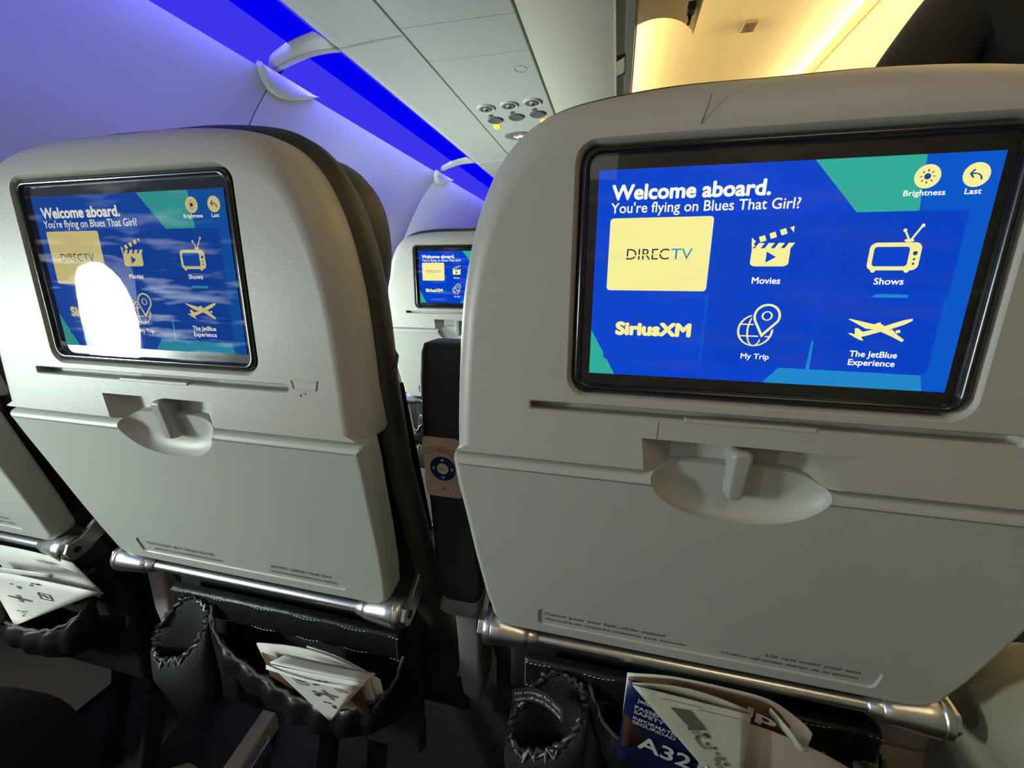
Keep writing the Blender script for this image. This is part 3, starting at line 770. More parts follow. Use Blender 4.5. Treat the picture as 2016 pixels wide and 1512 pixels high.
# outer cove with blue light strips, one between each pair of seam fairings
COVE = emit('blue_cove_light', (0.045, 0.036, 0.84), 1.0); COVE2 = emit('blue_cove_band', (0.001, 0.0, 0.86), 1.0)  # recess panel's lit blue and its paler edge bands are put into emission
for i, (a, b) in enumerate(zip(edges, edges[1:])):
    bm = bmesh.new()
    A_, B_ = a + .016, b - .016
    n = 10; sec = []
    for k in range(n + 1):
        t = k / n; x = -.800 + (-.988 + .800) * t; z = PZ - .004 + (.505 - .551) * t + .045 * math.sin(PI * t) * (1 - .35 * t)
        sec.append((x, z))
    v0 = [bm.verts.new((x, A_ - (.0), z)) for x, z in sec]; v1 = [bm.verts.new((x, B_, z)) for x, z in sec]
    for k in range(n):
        f = bm.faces.new((v0[k], v1[k], v1[k + 1], v0[k + 1])); f.material_index = 1 if 1 <= k <= 5 else 0
    ext = bmesh.ops.extrude_face_region(bm, geom=list(bm.faces))
    for e in ext['geom']:
        if isinstance(e, bmesh.types.BMVert): e.co.z += .006
    o = mk('cove_light', fix(bm), [COVE, COVE2], smooth=60)
    tag(o, ['blue cove light strip behind the rows in view', 'blue cove light strip cut off by the top edge of the photo', 'blue cove light strip beyond the first seam cap, longest in view', 'blue cove light strip running behind the aisle seat', 'blue cove light strip in the cove hidden by the aisle seat', 'last blue cove light strip at the front of the cabin'][i], 'light', 'blue cove lights along the sidewall')
# fairing and leaf-shaped cap at each seam
for i, s in enumerate(SEAMS):
    bm = bmesh.new(); rows = []
    n = 14
    for k in range(n + 1):
        t = k / n; x = -.799 + (-.986 + .799) * t; z = PZ - .007 + (.507 - .548) * t + .012 * math.sin(PI * t)
        hw = .050 - .024 * t + .02 * max(0, .25 - t); rows.append([(x, s - .018 * t + y, z + abs(y) * (.10 + .2 * abs(y) / hw) + (.0035 if abs(y) < .002 else 0)) for y in (-hw, -hw * .6, -.0035, -.0015, 0, .0015, .0035, hw * .6, hw)])
    loft(bm, rows, False, False, closed=False)
    fa = mk('cove_fairing', fix(bm), CEIL, smooth=60); so = fa.modifiers.new('s', 'SOLIDIFY'); so.thickness = .004; so.offset = 1
    struct(fa); fa.name = 'trim_3'
    bm = bmesh.new(); m = 20; top = []; low = []
    for k in range(m + 1):
        t = k / m; y = s - .064 + .21 * t
        d = math.sin(PI * t ** .9) ** .9 * .034
        top.append((-.983, y, H0 + .512)); low.append((-.983 - d * .93, y, H0 + .508 - d))
    fr = [[(x + .006, y, z) for x, y, z in r] for r in (top, low)]
    mid = [((a[0] + b[0]) / 2 + .012, a[1], (a[2] + b[2]) / 2 - .002) for a, b in zip(*fr)]
    loft(bm, [[(x - .012, y, z) for x, y, z in top], fr[0], mid, fr[1], [(x - .012, y, z) for x, y, z in low]], False, False, closed=False)
    cp = mk('seam_cap', fix(bm), WALL, smooth=80); so = cp.modifiers.new('s', 'SOLIDIFY'); so.thickness = .002
    tag(cp, ['leaf-shaped seam cap behind the rows in view', 'leaf-shaped seam cap where the curved wall seam meets the blue cove', 'second leaf-shaped seam cap farther along the blue cove', 'third seam cap along the cove, hidden by the aisle seat', 'last seam cap at the front of the cabin'][i], 'cap', 'seam caps along the cove')

# passenger service unit
psu = thing('passenger_service_unit', 'overhead service panel with three air nozzles, reading lights and amber lamps', 'service panel', (-.477, 1.33, PZ - .001))
LZ = 0
def disc_obj(name, x, y, rx, ry, z0, z1, m, parent, dome=0.0, n=28):
    bm = bmesh.new(); r = []
    for s, z in ((1, z0), (1, z1), (.93, z1 - (.0012 if z1 < z0 else -.0012)), (.6, z1 + dome * .7), (.25, z1 + dome)):
        r.append([(x + rx * s * math.cos(2 * PI * k / n), y + ry * s * math.sin(2 * PI * k / n), z) for k in range(n)])
    loft(bm, r); return mk(name, fix(bm), m, parent, smooth=40)
NOZ = mat('nozzle_silver', (0.55, 0.55, 0.52), 0.3, 0.6); LENS = mat('reading_lens', (0.13, 0.13, 0.12), 0.25)
for x, y in ((-.078, -.119), (.003, -.127), (.082, -.134)):
    nz = disc_obj('air_nozzle', x, y, .029, .031, .002, -.004, mat('nozzle_ring', (0.58, 0.58, 0.53), 0.4), psu, .003)
    disc_obj('nozzle_cup', x, y, .022, .024, -.003, -.0042, mat('nozzle_cup', (0.11, 0.11, 0.10), 0.5), nz)
    disc_obj('nozzle_ball', x + .003, y + .002, .013, .015, -.003, -.0055, NOZ, nz, -.002)
    disc_obj('nozzle_hole', x + .003, y - .001, .005, .006, -.006, -.0085, GAP, nz)
for x, y in ((-.077, -.011), (.003, -.023), (.081, -.034)):
    rl = disc_obj('reading_light', x, y, .027, .029, .002, -.004, LENS, psu, .002)
    disc_obj('light_button', x - .004, y - .042, .008, .007, .001, -.002, LENS, psu)
AMB = emit('amber_lamp', (1.0, 0.42, 0.02), 3.0)
for x, y in ((-.089, .054), (.092, .036)): disc_obj('call_lamp', x, y, .012, .013, .001, -.005, AMB, psu, -.002)
sg = disc_obj('belt_sign', -.030, .172, .058, .044, .001, -.003, mat('sign_grey', (0.18, 0.18, 0.17), 0.4), psu)
bm = bmesh.new(); f = lambda x, y: (x - .022, y + .172, -.0052)
for pts in ([(-.030, -.006), (-.004, -.004), (-.004, .006), (-.030, .004)], [(.004, -.004), (.030, -.006), (.030, .004), (.004, .006)], circle(-.018, .012, .007), circle(.018, .012, .007), [(-.007, -.014), (.007, -.014), (.007, .010), (-.007, .010)]): put_poly(bm, pts, f)
mk('belt_symbol', bm, emit('sign_light', (1.0, 0.62, 0.45), 2.2), sg)
bm = bmesh.new(); put_ring(bm, .093, -.355, .016, .018, .0018, lambda x, y: (x, y, -.0006)); mk('access_hole', bm, mat('ring_grey', (0.28, 0.28, 0.25), 0.5), psu)

# left overhead bin: inboard underside, lip, raised door
lb = thing('overhead_bin', 'overhead bin above the aisle seat, its curved door raised open', 'overhead bin', (-.13, 1.3, PZ))
def ext(name, sec, a, b, m, parent, ang=40):
    bm = bmesh.new(); loft(bm, [[(x, y, z) for x, z in sec] for y in (a, b)]); o = mk(name, fix(bm), m, parent, smooth=ang); return o
ext('bin_floor', [(-.205, 0), (-.010, 0), (-.006, .003), (-.006, .03), (-.205, .03)], Y0 - 1.3, Y1 - 1.3, BIN, lb)
ext('bin_bead', [(-.006, -.002), (-.0015, -.002), (-.0015, .03), (-.006, .03)], Y0 - 1.3, Y1 - 1.3, mat('bead', (0.55, 0.53, 0.45), 0.4), lb)
ext('bin_gutter', [(-.001, .006), (.022, .012), (.022, .03), (-.001, .03)], Y0 - 1.3, -.32, BIN, lb)
ext('bin_gutter', [(-.001, .006), (.022, .012), (.022, .03), (-.001, .03)], -.20, Y1 - 1.3, BIN, lb)
ext('bin_lip', [(.022, .006), (.038, .006), (.040, .010), (.040, .05), (.022, .05)], Y0 - 1.3, Y1 - 1.3, BINDK, lb)
ext('bin_edge', [(.0405, .008), (.0445, .010), (.0445, .055), (.0405, .055)], Y0 - 1.3, Y1 - 1.3, mat('edge_cream', (0.60, 0.52, 0.36), 0.4), lb)
ext('bin_body', [(-.20, .06), (.03, .06), (-.0, .30), (.025, .50), (.030, .572), (.022, .572), (.015, .52), (-.25, .52)], Y0 - 1.3, Y1 - 1.3, BIN, lb)
hk = ext('bin_catch', [(-.001, .002), (.020, .012), (.020, .018), (-.001, .012)], -.30, -.215, CHROME, lb)
# door arc, hinged high on the bin
R = .16; cx, cz = .118, .325 - .065; arc = []
for k in range(15):
    a = math.radians(158 - 136 * k / 14); arc.append((cx + .128 * math.cos(a) , cz + .085 * math.sin(a)))
inner = arc; outer = [(x, z + .016) for x, z in arc[::-1]]
dr = ext('bin_door', inner + outer, -1.35, .22, BIN, lb, 60)
x9, z9 = arc[-1]
ext('door_edge', [(x9 + .0005, z9 - .004), (x9 + .005, z9 - .003), (x9 + .005, z9 + .018), (x9 + .0005, z9 + .018)], -1.35, .225, mat('edge_bright', (0.85, 0.75, 0.5), 0.35), dr)
bm = bmesh.new(); box(bm, x9 - .036, x9 - .012, .06, .10, z9 - .012, z9 + .012); box(bm, x9 - .030, x9 - .018, .10, .14, z9 - .020, z9 + .0)
mk('door_latch', fix(bm), DKMETAL, dr, bevel=.004)

# right overhead bin
rb = thing('overhead_bin', 'long closed overhead bin across the aisle, beyond the warm ceiling', 'overhead bin', (.90, 1.3, H0 + .55))
ext('bin_face', [(-.005, .600), (.004, .585), (.004, .50), (-.028, .44), (-.055, .30), (-.045, .12), (.0, 0), (.35, -.02), (.50, .1), (.50, .590)], Y0 - 1.3, Y1 - 1.3, BIN, rb, 25)
ext('bin_top_lip', [(-.006, .592), (.004, .590), (.004, .603), (-.006, .603)], Y0 - 1.3, Y1 - 1.3, mat('edge_cream', (0.60, 0.52, 0.36), 0.4), rb)
# aisle ceiling, curved, with hidden warm strips at its edges
sec = [(-.26, H0 + 1.150), (-.16, H0 + 1.182), (-.04, H0 + 1.198), (.15, H0 + 1.205), (.40, H0 + 1.208), (.65, H0 + 1.203), (.82, H0 + 1.201), (.93, H0 + 1.194), (1.02, H0 + 1.165)]
sp = spline([(x, 0, z) for x, z in sec], 5)
bm = bmesh.new(); loft(bm, [[(p.x, y, p.z) for p in sp] + [(p.x, y, p.z + .02) for p in sp[::-1]] for y in (Y0, 2.93)]); struct(mk('ceiling', fix(bm), CEILW, smooth=40))
bm = bmesh.new(); loft(bm, [[(p.x, y, p.z - .004) for p in sp] + [(p.x, y, p.z + .02) for p in sp[::-1]] for y in (2.938, Y1)]); struct(mk('ceiling', fix(bm), CEILW, smooth=40))
WARM = emit('warm_cove_light', (1.0, 0.66, 0.24), 20.0)
for lab_, xx, zz in (('warm light strip along the ceiling edge above the aisle seat', -.135, 1.108), ('warm light strip along the ceiling edge of the far overhead bin', .935, 1.140)):
    bm = bmesh.new(); box(bm, xx - .008, xx + .008, .25, Y1, H0 + zz, H0 + zz + .008)
    tag(mk('cove_light', fix(bm), WARM), lab_, 'light')
# small vent plate in the aisle ceiling
vt = thing('ceiling_plate', 'small dark slotted plate in the warm aisle ceiling', 'plate', (.452, 2.30, H0 + 1.203))
bm = bmesh.new(); box(bm, -.030, .030, -.045, .045, -.006, .004); mk('plate', fix(bm), mat('plate_tan', (0.30, 0.24, 0.14), 0.5), vt, bevel=.002)
for k in range(4):
    bm = bmesh.new(); box(bm, -.022 + .012 * k, -.016 + .012 * k, -.035, .035, -.0072, -.005); mk('slot', fix(bm), BINDK, vt)
# front bulkhead and far wall closing the cabin
bm = bmesh.new(); box(bm, -1.34, 2.2, Y1, Y1 + .03, 0, H0 + 1.3); struct(mk('wall_front', fix(bm), BIN))
bm = bmesh.new(); box(bm, 2.16, 2.2, Y0, Y1, 0, H0 + 1.3); struct(mk('wall_right', fix(bm), WALL))
bm = bmesh.new(); box(bm, -1.34, 2.2, Y0 - .03, Y0, 0, H0 + 1.3); struct(mk('wall_back', fix(bm), BIN))

# raceway on the floor beneath the middle seat
rw = thing('floor_raceway', 'pale slanted floor raceway with metal rail beneath the middle seat', 'raceway', (-.765, .10, 0))
bm = bmesh.new(); loft(bm, [[(x + .13 * (y - .06) * -1, y, z) for x, z in ((-.030, 0), (.004, 0), (.004, .050), (-.030, .050))] for y in (-.40, .195)]); mk('cover', fix(bm), BEIGE, rw, bevel=.004)
bm = bmesh.new(); loft(bm, [[(x + .13 * (y - .06) * -1, y, z) for x, z in ((.006, 0), (.022, 0), (.022, .040), (.006, .040))] for y in (-.40, .15)]); mk('rail', fix(bm), METAL, rw, bevel=.003)

# ------------------------------------------------------------------ papers in the pockets
def sheet(name, pts, m, parent=None, th=.0008, mats=None, smooth_=None):
    """a paper leaf: rows of points, thickened"""
    bm = bmesh.new(); loft(bm, pts, False, False, closed=False)
    o = mk(name, fix(bm), mats or m, parent, smooth=smooth_ or 60)
    s = o.modifiers.new('s', 'SOLIDIFY'); s.thickness = th; s.offset = 0
    return o
def quad_rows(a, b, c, d, n=8, bow=(0, 0, 0), m=4):
    """a-b top edge, d-c bottom edge"""
    a, b, c, d, bow = map(Vector, (a, b, c, d, bow)); rows = []
    for j in range(m + 1):
        v = j / m; r = []
        for i in range(n + 1):
            u = i / n; p = (a * (1 - u) + b * u) * (1 - v) + (d * (1 - u) + c * u) * v
            r.append(p + bow * math.sin(PI * u) * (1 - .6 * v))
        rows.append(r)
    return rows
def on_tri(a, b, c):
    """map (s,t) in a triangle frame to a point slightly in front of it"""
    a, b, c = map(Vector, (a, b, c)); n = (b - a).cross(c - a).normalized()
    if n.y > 0: n = -n
    return lambda s, t: a + (b - a) * s + (c - a) * t + n * .0014
Z = lambda x, y, z: (x, y, H0 + z)

# middle seat: folded brochure with printed corner
br = thing('brochure', 'folded white brochure with a printed corner flopping from the middle seat pocket', 'brochure', (-.41, .045, H0 - .50), 'brochures in the seat pockets')
def rel(o, p): return (p[0] - o.location.x, p[1] - o.location.y, p[2] - o.location.z)
def leaf(name, o, quad, m, bow=(0, 0, 0), th=.0008):
    return sheet(name, quad_rows(*[rel(o, q) for q in quad], bow=bow), m, o, th)
leaf('back_leaf', br, (Z(-.510, .046, -.454), Z(-.350, .040, -.452), Z(-.345, .060, -.56), Z(-.505, .066, -.56)), PAPER, (0, .004, .007), .0018)
leaf('rear_leaf', br, (Z(-.440, .052, -.447), Z(-.336, .046, -.464), Z(-.34, .066, -.56), Z(-.45, .066, -.56)), PAPER, (0, 0, .006))
leaf('inner_leaf', br, (Z(-.498, .040, -.459), Z(-.352, .030, -.462), Z(-.350, .050, -.55), Z(-.50, .056, -.55)), PAPERR, (0, -.003, .004))
tri = (Z(-.455, .012, -.438), Z(-.330, .010, -.427), Z(-.388, .018, -.508))
def tri_sheet(name, o, t, m, th=.001, n=8, bulge=.006):
    a, b, c = [Vector(rel(o, q)) for q in t]; nn = (b - a).cross(c - a).normalized(); nn = nn if nn.y < 0 else -nn
    rows = []
    for j in range(n + 1):
        v = j / n * .97; l = a + (c - a) * v; r = b + (c - b) * v
        rows.append([l + (r - l) * i / n + nn * bulge * math.sin(PI * i / n) * (1 - v) for i in range(n + 1)])
    return sheet(name, rows, m, o, th)
fc = tri_sheet('folded_corner', br, tri, PAPER, .001, 8, .0)
leaf('fold', br, (Z(-.457, .013, -.436), Z(-.332, .012, -.428), Z(-.330, .030, -.436), Z(-.455, .034, -.446)), PAPER, (0, -.004, .004), .0012)
def icons(o, t, rects, seed, parent, name='printed_icons', pl=0.0):
    f = on_tri(*[rel(o, q) for q in t]); bm = bmesh.new(); rnd = random.Random(seed)
    for cx, cy, sx, sy, kind in rects:
        if kind == 'frame':
            for x0, y0, x1, y1 in ((-1, -1, 1, -1), (1, -1, 1, 1), (1, 1, -1, 1), (-1, 1, -1, -1)): put_line(bm, cx + x0 * sx, cy + y0 * sy, cx + x1 * sx, cy + y1 * sy, .012, f, 0)
            put_line(bm, cx - sx * .5, cy - sy * .5, cx + sx * .5, cy + sy * .3, .02, f, 0)
        elif kind == 'plane':
            put_poly(bm, [(cx - sx, cy - sy * .2), (cx, cy - sy * .35), (cx + sx, cy - sy * .1), (cx + sx * .9, cy + sy * .3), (cx, cy + sy * .35), (cx - sx, cy + sy * .1)], f, 1)
            put_poly(bm, [(cx - sx * .2, cy - sy), (cx + sx * .1, cy - sy), (cx + sx * .15, cy + sy), (cx - sx * .15, cy + sy)], f, 1)
            put_line(bm, cx - sx * .9, cy, cx + sx * .9, cy, .012, f, 0)
        else:
            for k in range(5):
                x, y = cx + rnd.uniform(-sx, sx), cy + rnd.uniform(-sy, sy); w = sx * .35
                put_poly(bm, [(x - w, y - w * .4), (x + w * .6, y - w * .7), (x + w, y + w * .3), (x - w * .3, y + w * .8)], f, 0)
    mk(name, bm, [INK, INKB], parent)
icons(br, tri, [(.20, .20, .055, .055, 'frame'), (.62, .20, .05, .05, 'frame'), (.42, .18, .07, .04, 'blot'), (.22, .40, .07, .05, 'blot'), (.38, .38, .10, .09, 'plane'), (.26, .60, .06, .05, 'blot'), (.50, .12, .05, .03, 'blot')], 3, fc)
# second folded strip seen edge-on above the corner
leaf('front_fold', br, (Z(-.459, .010, -.4365), Z(-.345, .009, -.4335), Z(-.345, .006, -.4370), Z(-.458, .008, -.4400)), PAPER, (0, -.002, -.004), .0012)

# window seat: brochure
ba = thing('brochure', 'white brochure with a printed corner drooping from the window seat pocket at left', 'brochure', (-.90, .03, H0 - .44), 'brochures in the seat pockets')
leaf('back_leaf', ba, (Z(-.960, .034, -.376), Z(-.790, .036, -.380), Z(-.772, .050, -.438), Z(-.960, .066, -.52)), PAPER, (0, 0, .003), .0014)
leaf('rear_leaf', ba, (Z(-.955, .042, -.384), Z(-.815, .042, -.388), Z(-.80, .062, -.46), Z(-.95, .062, -.46)), PAPER, (0, 0, .003), .001)
tri = (Z(-.950, .022, -.408), Z(-.752, .036, -.420), Z(-.920, .022, -.500))
fc = tri_sheet('folded_corner', ba, tri, PAPER, .001, 8, .0)
leaf('fold', ba, (Z(-.952, .018, -.400), Z(-.806, .022, -.391), Z(-.808, .022, -.397), Z(-.950, .020, -.409)), PAPER, (0, -.002, .002), .0016)
icons(ba, tri, [(.25, .18, .04, .05, 'blot'), (.22, .42, .11, .06, 'plane'), (.48, .28, .05, .05, 'frame'), (.17, .70, .04, .06, 'blot'), (.45, .1, .05, .03, 'blot')], 5, fc)
f = on_tri(rel(ba, Z(-.885, .0342, -.382)), rel(ba, Z(-.800, .0355, -.3835)), rel(ba, Z(-.795, .044, -.425)))
bm = bmesh.new(); rnd = random.Random(4)
for k in range(16):
    s, tt = rnd.uniform(.1, .5), rnd.uniform(.05, .35); put_line(bm, s, tt, s + .12, tt + .06, .03, f, 0)
mk('printed_photo', bm, INKB, ba)

# aisle seat: navy safety card, rust magazine, newspaper corner, tan page
sc = thing('safety_card', 'navy passenger safety card standing left in the aisle seat pocket', 'card', (-.03, .05, H0 - .45))
card = (Z(-.0585, .0335, -.3725), Z(.022, .0335, -.392), Z(.030, .056, -.520), Z(-.062, .056, -.520))
leaf('card', sc, card, NAVY, (0, 0, 0), .0008)
f = on_tri(rel(sc, card[0]), rel(sc, card[1]), rel(sc, card[3])); g = lambda x, z: f(x, -z)
bm = bmesh.new()
for s, x0, x1, b, cp in (('jetBlue', .14, .42, -.16, .040), ('PASSENGER', .12, .66, -.235, .036), ('SAFETY', .12, .48, -.283, .036), ('INFORMATION', .12, .74, -.345, .032), ('SEGURIDAD', .12, .64, -.388, .032), ('A321', .22, 1.0, -.62, .14)):
    put_text(bm, s, x0, x1, b, cp, g, 0, 0.02)
mk('card_print', bm, INKW, sc)
mg = thing('magazine', 'rust-brown magazine curling out of the aisle seat pocket', 'magazine', (.03, .05, H0 - .42))
def strip_rows(top, depth, dy, n=1):
    s = spline(top, 5); return [[(p.x, p.y, p.z) for p in s], [(p.x, p.y + dy * .4, p.z - depth * .4) for p in s], [(p.x, p.y + dy, p.z - depth) for p in s]]
cov = [Z(-.058, .036, -.372), Z(-.018, .037, -.366), Z(.030, .036, -.366), Z(.064, .036, -.370), Z(.080, .030, -.382)]
sheet('cover', [[rel(mg, p) for p in r] for r in strip_rows(cov, .10, .010)], PAPERR, mg, .0008)
cov2 = [Z(-.059, .040, -.3725), Z(-.018, .041, -.367), Z(.030, .041, -.367), Z(.066, .041, -.3705), Z(.092, .037, -.383), Z(.100, .034, -.390)]
sheet('back_pages', [[rel(mg, p) for p in r] for r in strip_rows(cov2, .10, .016)], PAPER, mg, .002)
curl = [Z(.064, .034, -.371), Z(.078, .026, -.381), Z(.088, .022, -.392), Z(.098, .025, -.395)]
sheet('curled_edge', [[rel(mg, p) for p in r] for r in strip_rows(curl, .010, .004)], PAPERG, mg, .001)
f = on_tri(rel(mg, Z(.042, .0355, -.369)), rel(mg, Z(.080, .0315, -.377)), rel(mg, Z(.042, .0385, -.409)))
bm = bmesh.new(); put_text(bm, 'ip', .10, .75, -.36, .28, lambda x, z: f(x, -z), 0, 0.03); mk('cover_letters', bm, PAPER, mg)
nw = thing('newspaper', 'greenish newspaper folded to a point in the aisle seat pocket', 'newspaper', (.01, .02, H0 - .40))
tri = (Z(-.056, .018, -.361), Z(.045, .022, -.370), Z(.043, .010, -.462))
fcn = tri_sheet('folded_corner', nw, tri, PAPERG, .001, 10, .0)
leaf('top_fold', nw, (Z(-.056, .019, -.360), Z(.045, .025, -.369), Z(.043, .026, -.378), Z(-.05, .026, -.368)), PAPERG, (0, .004, .004), .001)
leaf('curled_corner', nw, (Z(.012, .012, -.425), Z(.040, .016, -.452), Z(.044, .020, -.50), Z(.034, .014, -.49)), PAPER, (0, -.004, 0), .0008)
f = on_tri(*[rel(nw, q) for q in tri]); bm = bmesh.new()
put_poly(bm, [(.22, .12), (.40, .10), (.40, .26), (.24, .30)], f, 0); rnd = random.Random(9)
for k in range(26):
    s, tt = rnd.uniform(.18, .36), rnd.uniform(.28, .58); put_poly(bm, [(s, tt), (s + .03, tt - .01), (s + .025, tt + .02), (s - .01, tt + .025)], f, 1 if k % 3 else 0)
put_ring(bm, .20, .60, .022, .02, .012, f, 0); put_line(bm, .2, .05, .55, .04, .006, f, 1); put_line(bm, .5, .07, .85, .06, .006, f, 1)
mk('newsprint', bm, [mat('newsprint_dark', (0.10, 0.10, 0.08), 0.7), mat('newsprint_grey', (0.24, 0.24, 0.19), 0.7)], fcn)
tp = thing('booklet', 'plain tan booklet page sweeping right from the aisle seat pocket', 'booklet', (.08, .02, H0 - .45))
top = [Z(.020, .030, -.386), Z(.035, .030, -.388), Z(.057, .029, -.389), Z(.0815, .027, -.392), Z(.1145, .025, -.401), Z(.141, .025, -.415), Z(.165, .025, -.434)]
sheet('page', [[rel(tp, p) for p in r] for r in strip_rows(top, .11, -.008)], PAPERT, tp, .0016)
# mesh pouch at the far left
pz = thing('mesh_pouch', 'black mesh pouch at the left edge beside the window seat brochure', 'pouch', (-1.005, .03, H0 - .47))
bm = bmesh.new(); r = []
for k in range(9):
    a = PI * k / 8; rr = .045 * math.sin(a) ** .6 + .002; r.append([(rr * 1.1 * math.cos(b) , rr * .5 * math.sin(b), .055 * math.cos(a)) for b in [2 * PI * q / 18 for q in range(18)]])
loft(bm, r); mk('mesh_body', fix(bm), NET, pz, smooth=180)
bm = bmesh.new(); tube(bm, [(.049 * math.cos(a), .023 * math.sin(a), .012) for a in [2 * PI * q / 24 for q in range(24)]], .003, 6, closed=True); mk('pouch_binding', bm, LEATHER, pz, smooth=80)

# ------------------------------------------------------------------ people
def skinned(name, verts, edges_, m, parent=None, subd=2, root=0):
    me = bpy.data.meshes.new(name); me.from_pydata([v[0] for v in verts], edges_, [])
    o = bpy.data.objects.new(name, me); COL.objects.link(o)
    if parent: o.parent = parent
    sm = o.modifiers.new('skin', 'SKIN'); sm.use_smooth_shade = True
    lay = me.skin_vertices[0].data
    for i, v in enumerate(verts):
        r = v[1] if isinstance(v[1], tuple) else (v[1], v[1]); lay[i].radius = r
    lay[root].use_root = True
    ss = o.modifiers.new('sub', 'SUBSURF'); ss.levels = subd; ss.render_levels = subd
    me.materials.append(m)
    return o
def chain(n0, n): return [(n0 + i, n0 + i + 1) for i in range(n - 1)]
# passenger beside the camera in the middle seat: only the black-clad legs reach the picture
def seated_legs(name, label, knees, m, shoes=True, hipz=.56):
    t = thing(name, label, 'person', (0, 0, 0))
    kx = sum(k[0] for k in knees) / len(knees)
    V = [((kx, -.66, hipz), (.15, .11))]; E_ = []
    for k in knees:
        x, y, z, foot = k; s = 1 if x > kx else -1
        i = len(V)
        V += [((kx + s * .09, -.55, hipz), .095), ((x * .5 + (kx + s * .10) * .5, (y - .55) / 2, (hipz + z) / 2 + .02), .088), ((x, y - .07, z - .010), .076), ((x, y - .005, z - .055), .070),
              ((x * .75 + foot[0] * .25, y * .8 + foot[1] * .2 + .02, z * .72), .064), ((foot[0], foot[1] - .02, .13), .05)]
        E_ += [(0, i)] + chain(i, 6)
    o = skinned('trousers', V, E_, m, t)
    if shoes:
        for k in knees:
            x, y, z, foot = k
            bm = bmesh.new(); r = []
            for yy, hw, h, zz in ((-.10, .022, .05, .02), (-.09, .034, .10, .0), (-.03, .038, .115, 0), (.04, .043, .085, 0), (.11, .044, .06, 0), (.15, .034, .05, 0), (.168, .018, .035, .004)):
                r.append([(foot[0] + a, foot[1] + yy, zz + max(.0, b)) for a, b in rrect(-hw, hw, 0, h, min(hw, h / 2) * .8, 4)])
            loft(bm, r); mk('shoe', fix(bm), SHOE, t, smooth=70)
    return t
seated_legs('person', 'seated person in black trousers, knees at the lower left before the middle seat', [(-.815, -.065, .490, (-.872, .0)), (-1.19, -.05, .545, (-1.19, -.14))], BLACKP)
pO = seated_legs('person', 'seated person in olive trousers, one knee turned out at the lower right', [(.305, .115, .665, (.36, .10))], OLIVE, True, .60)
jk = skinned('jacket_hem', [((.40, -.30, .70), (.13, .05)), ((.38, -.05, .715), (.10, .045)), ((.365, .07, .715), (.075, .03))], chain(0, 3), BROWN, pO)
# standing passenger in the aisle
ps = thing('person', 'standing person in dark jacket in the aisle, shoulder at the upper right', 'person', (0, 0, 0))
bx, by_ = .585, .62
V = [((bx, by_, .84), (.175, .125)), ((bx, by_, 1.08), (.165, .115)), ((bx, by_, 1.25), (.185, .12)), ((bx, by_ + .01, 1.38), (.17, .10)), ((bx, by_ + .01, 1.47), (.07, .07)), ((bx, by_, 1.53), (.055, .06)),
     ((bx - .185, by_, 1.395), .075), ((bx - .255, by_ - .02, 1.27), .066), ((bx - .275, by_ - .06, 1.10), .054), ((bx - .22, by_ - .20, .98), .044),
     ((bx + .185, by_, 1.395), .075), ((bx + .255, by_ + .01, 1.27), .066), ((bx + .27, by_ + .02, 1.10), .054), ((bx + .26, by_ - .05, .90), .042)]
E_ = chain(0, 6) + [(3, 6)] + chain(6, 4) + [(3, 10)] + chain(10, 4)
skinned('jacket', V, E_, JACKET, ps)
V = [((bx, by_, .96), .09), ((bx - .075, by_, .90), .09), ((bx - .092, by_, .74), .085), ((bx - .095, by_, .50), .066), ((bx - .095, by_ + .02, .09), .050), ((bx + .075, by_, .90), .09), ((bx + .092, by_, .74), .085), ((bx + .095, by_ + .01, .50), .066), ((bx + .095, by_ + .03, .09), .050)]
skinned('trousers', V, [(0, 1), (1, 2), (2, 3), (3, 4), (0, 5), (5, 6), (6, 7), (7, 8)], BLACKP, ps)
V = [((bx, by_ + .01, 1.50), .052), ((bx, by_, 1.57), .056), ((bx, by_ - .012, 1.63), (.074, .088)), ((bx, by_ - .005, 1.70), (.078, .096)), ((bx, by_ + .004, 1.76), (.060, .075))]
hd = skinned('head', V, chain(0, 5), SKIN, ps)
bm = bmesh.new(); tube(bm, [(bx, by_ - .090, 1.70), (bx, by_ - .108, 1.668), (bx, by_ - .094, 1.655)], [.008, .014, .010], 10); mk('nose', bm, SKIN, hd, smooth=180)
for s in (-1, 1):
    bm = bmesh.new(); bmesh.ops.create_uvsphere(bm, u_segments=12, v_segments=8, radius=.011, matrix=Matrix.Translation((bx + s * .031, by_ - .083, 1.70))); mk('eye', bm, INK, hd, smooth=180)
    bm = bmesh.new(); tube(bm, [(bx + s * .074, by_ + .005, 1.71), (bx + s * .083, by_ + .012, 1.69), (bx + s * .075, by_ + .006, 1.655)], [.010, .015, .008], 8); mk('ear', bm, SKIN, hd, smooth=180)
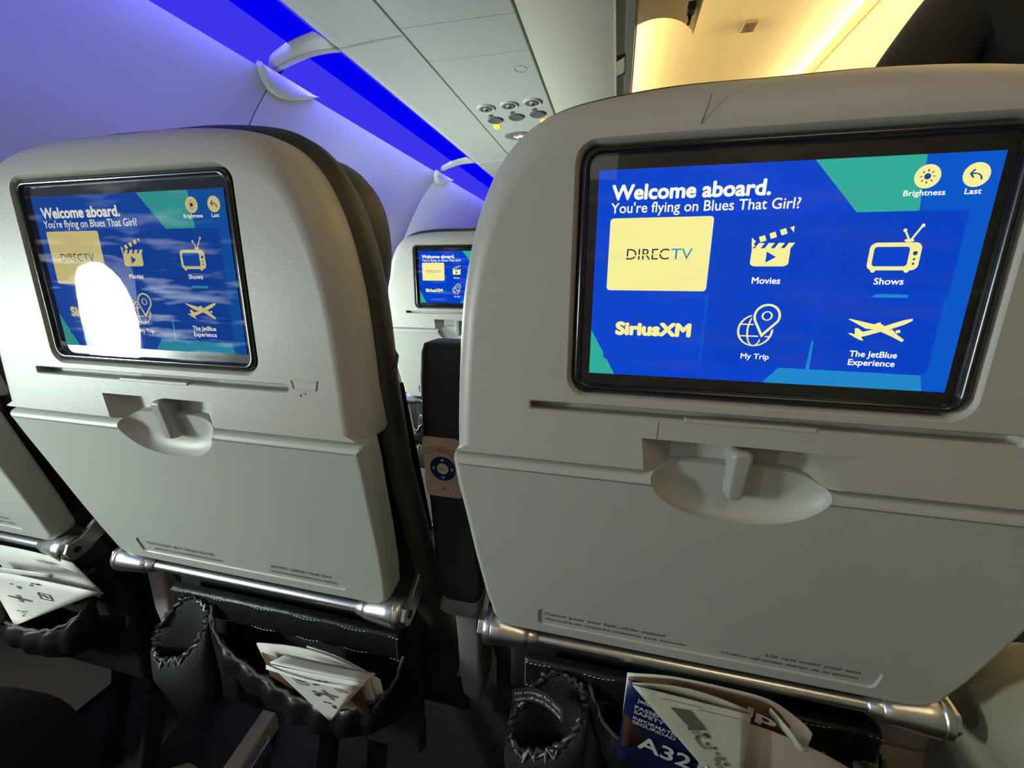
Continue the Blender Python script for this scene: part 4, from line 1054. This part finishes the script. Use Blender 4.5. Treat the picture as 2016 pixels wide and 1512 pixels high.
bm = bmesh.new(); tube(bm, [(bx - .022, by_ - .086, 1.633), (bx, by_ - .093, 1.631), (bx + .022, by_ - .086, 1.633)], [.004, .006, .004], 8); mk('mouth', bm, mat('lips', (0.35, 0.14, 0.12), 0.5), hd, smooth=180)
V = [((bx, by_ + .045, 1.66), (.080, .070)), ((bx, by_ + .030, 1.74), (.084, .088)), ((bx, by_ - .01, 1.785), (.070, .075))]
skinned('hair', V, chain(0, 3), HAIR, ps)
for s, hx, hy, hz in ((-1, bx - .22, by_ - .22, .965), (1, bx + .26, by_ - .06, .87)):
    d = Vector((.12 if s < 0 else 0, -.85 if s < 0 else -.15, -.12 if s < 0 else -1)).normalized(); side = Vector((1, 0, 0)); side = (side - d * side.dot(d)).normalized(); nn = d.cross(side)
    p0 = Vector((hx, hy, hz)); V = [(tuple(p0 - d * .02), .024), (tuple(p0 + d * .04), (.034, .018)), (tuple(p0 + d * .085), (.036, .016))]; E_ = [(0, 1), (1, 2)]
    for k, (o_, ln) in enumerate(((-.028, .062), (-.010, .074), (.009, .070), (.027, .054))):
        i = len(V); b = p0 + d * .09 + side * o_
        V += [(tuple(b), .0095), (tuple(b + d * ln * .5 + nn * .006), .0088), (tuple(b + d * ln + nn * .024), .0072)]; E_ += [(2, i), (i, i + 1), (i + 1, i + 2)]
    i = len(V); b = p0 + d * .035 - side * s * .036
    V += [(tuple(b), .011), (tuple(b + d * .03 - side * s * .018), .0095), (tuple(b + d * .06 - side * s * .02 + nn * .01), .008)]; E_ += [(1, i), (i, i + 1), (i + 1, i + 2)]
    skinned('hand', V, E_, SKIN, ps, 1)
for s in (-1, 1):
    bm = bmesh.new(); r = []
    for yy, hw, h in ((.09, .03, .08), (.04, .038, .11), (-.04, .042, .09), (-.12, .042, .06), (-.17, .03, .045)):
        r.append([(bx + s * .095 + a, by_ + yy, b) for a, b in rrect(-hw, hw, 0, h, .02, 4)])
    loft(bm, r); mk('shoe', fix(bm), BLACKP, ps, smooth=70)
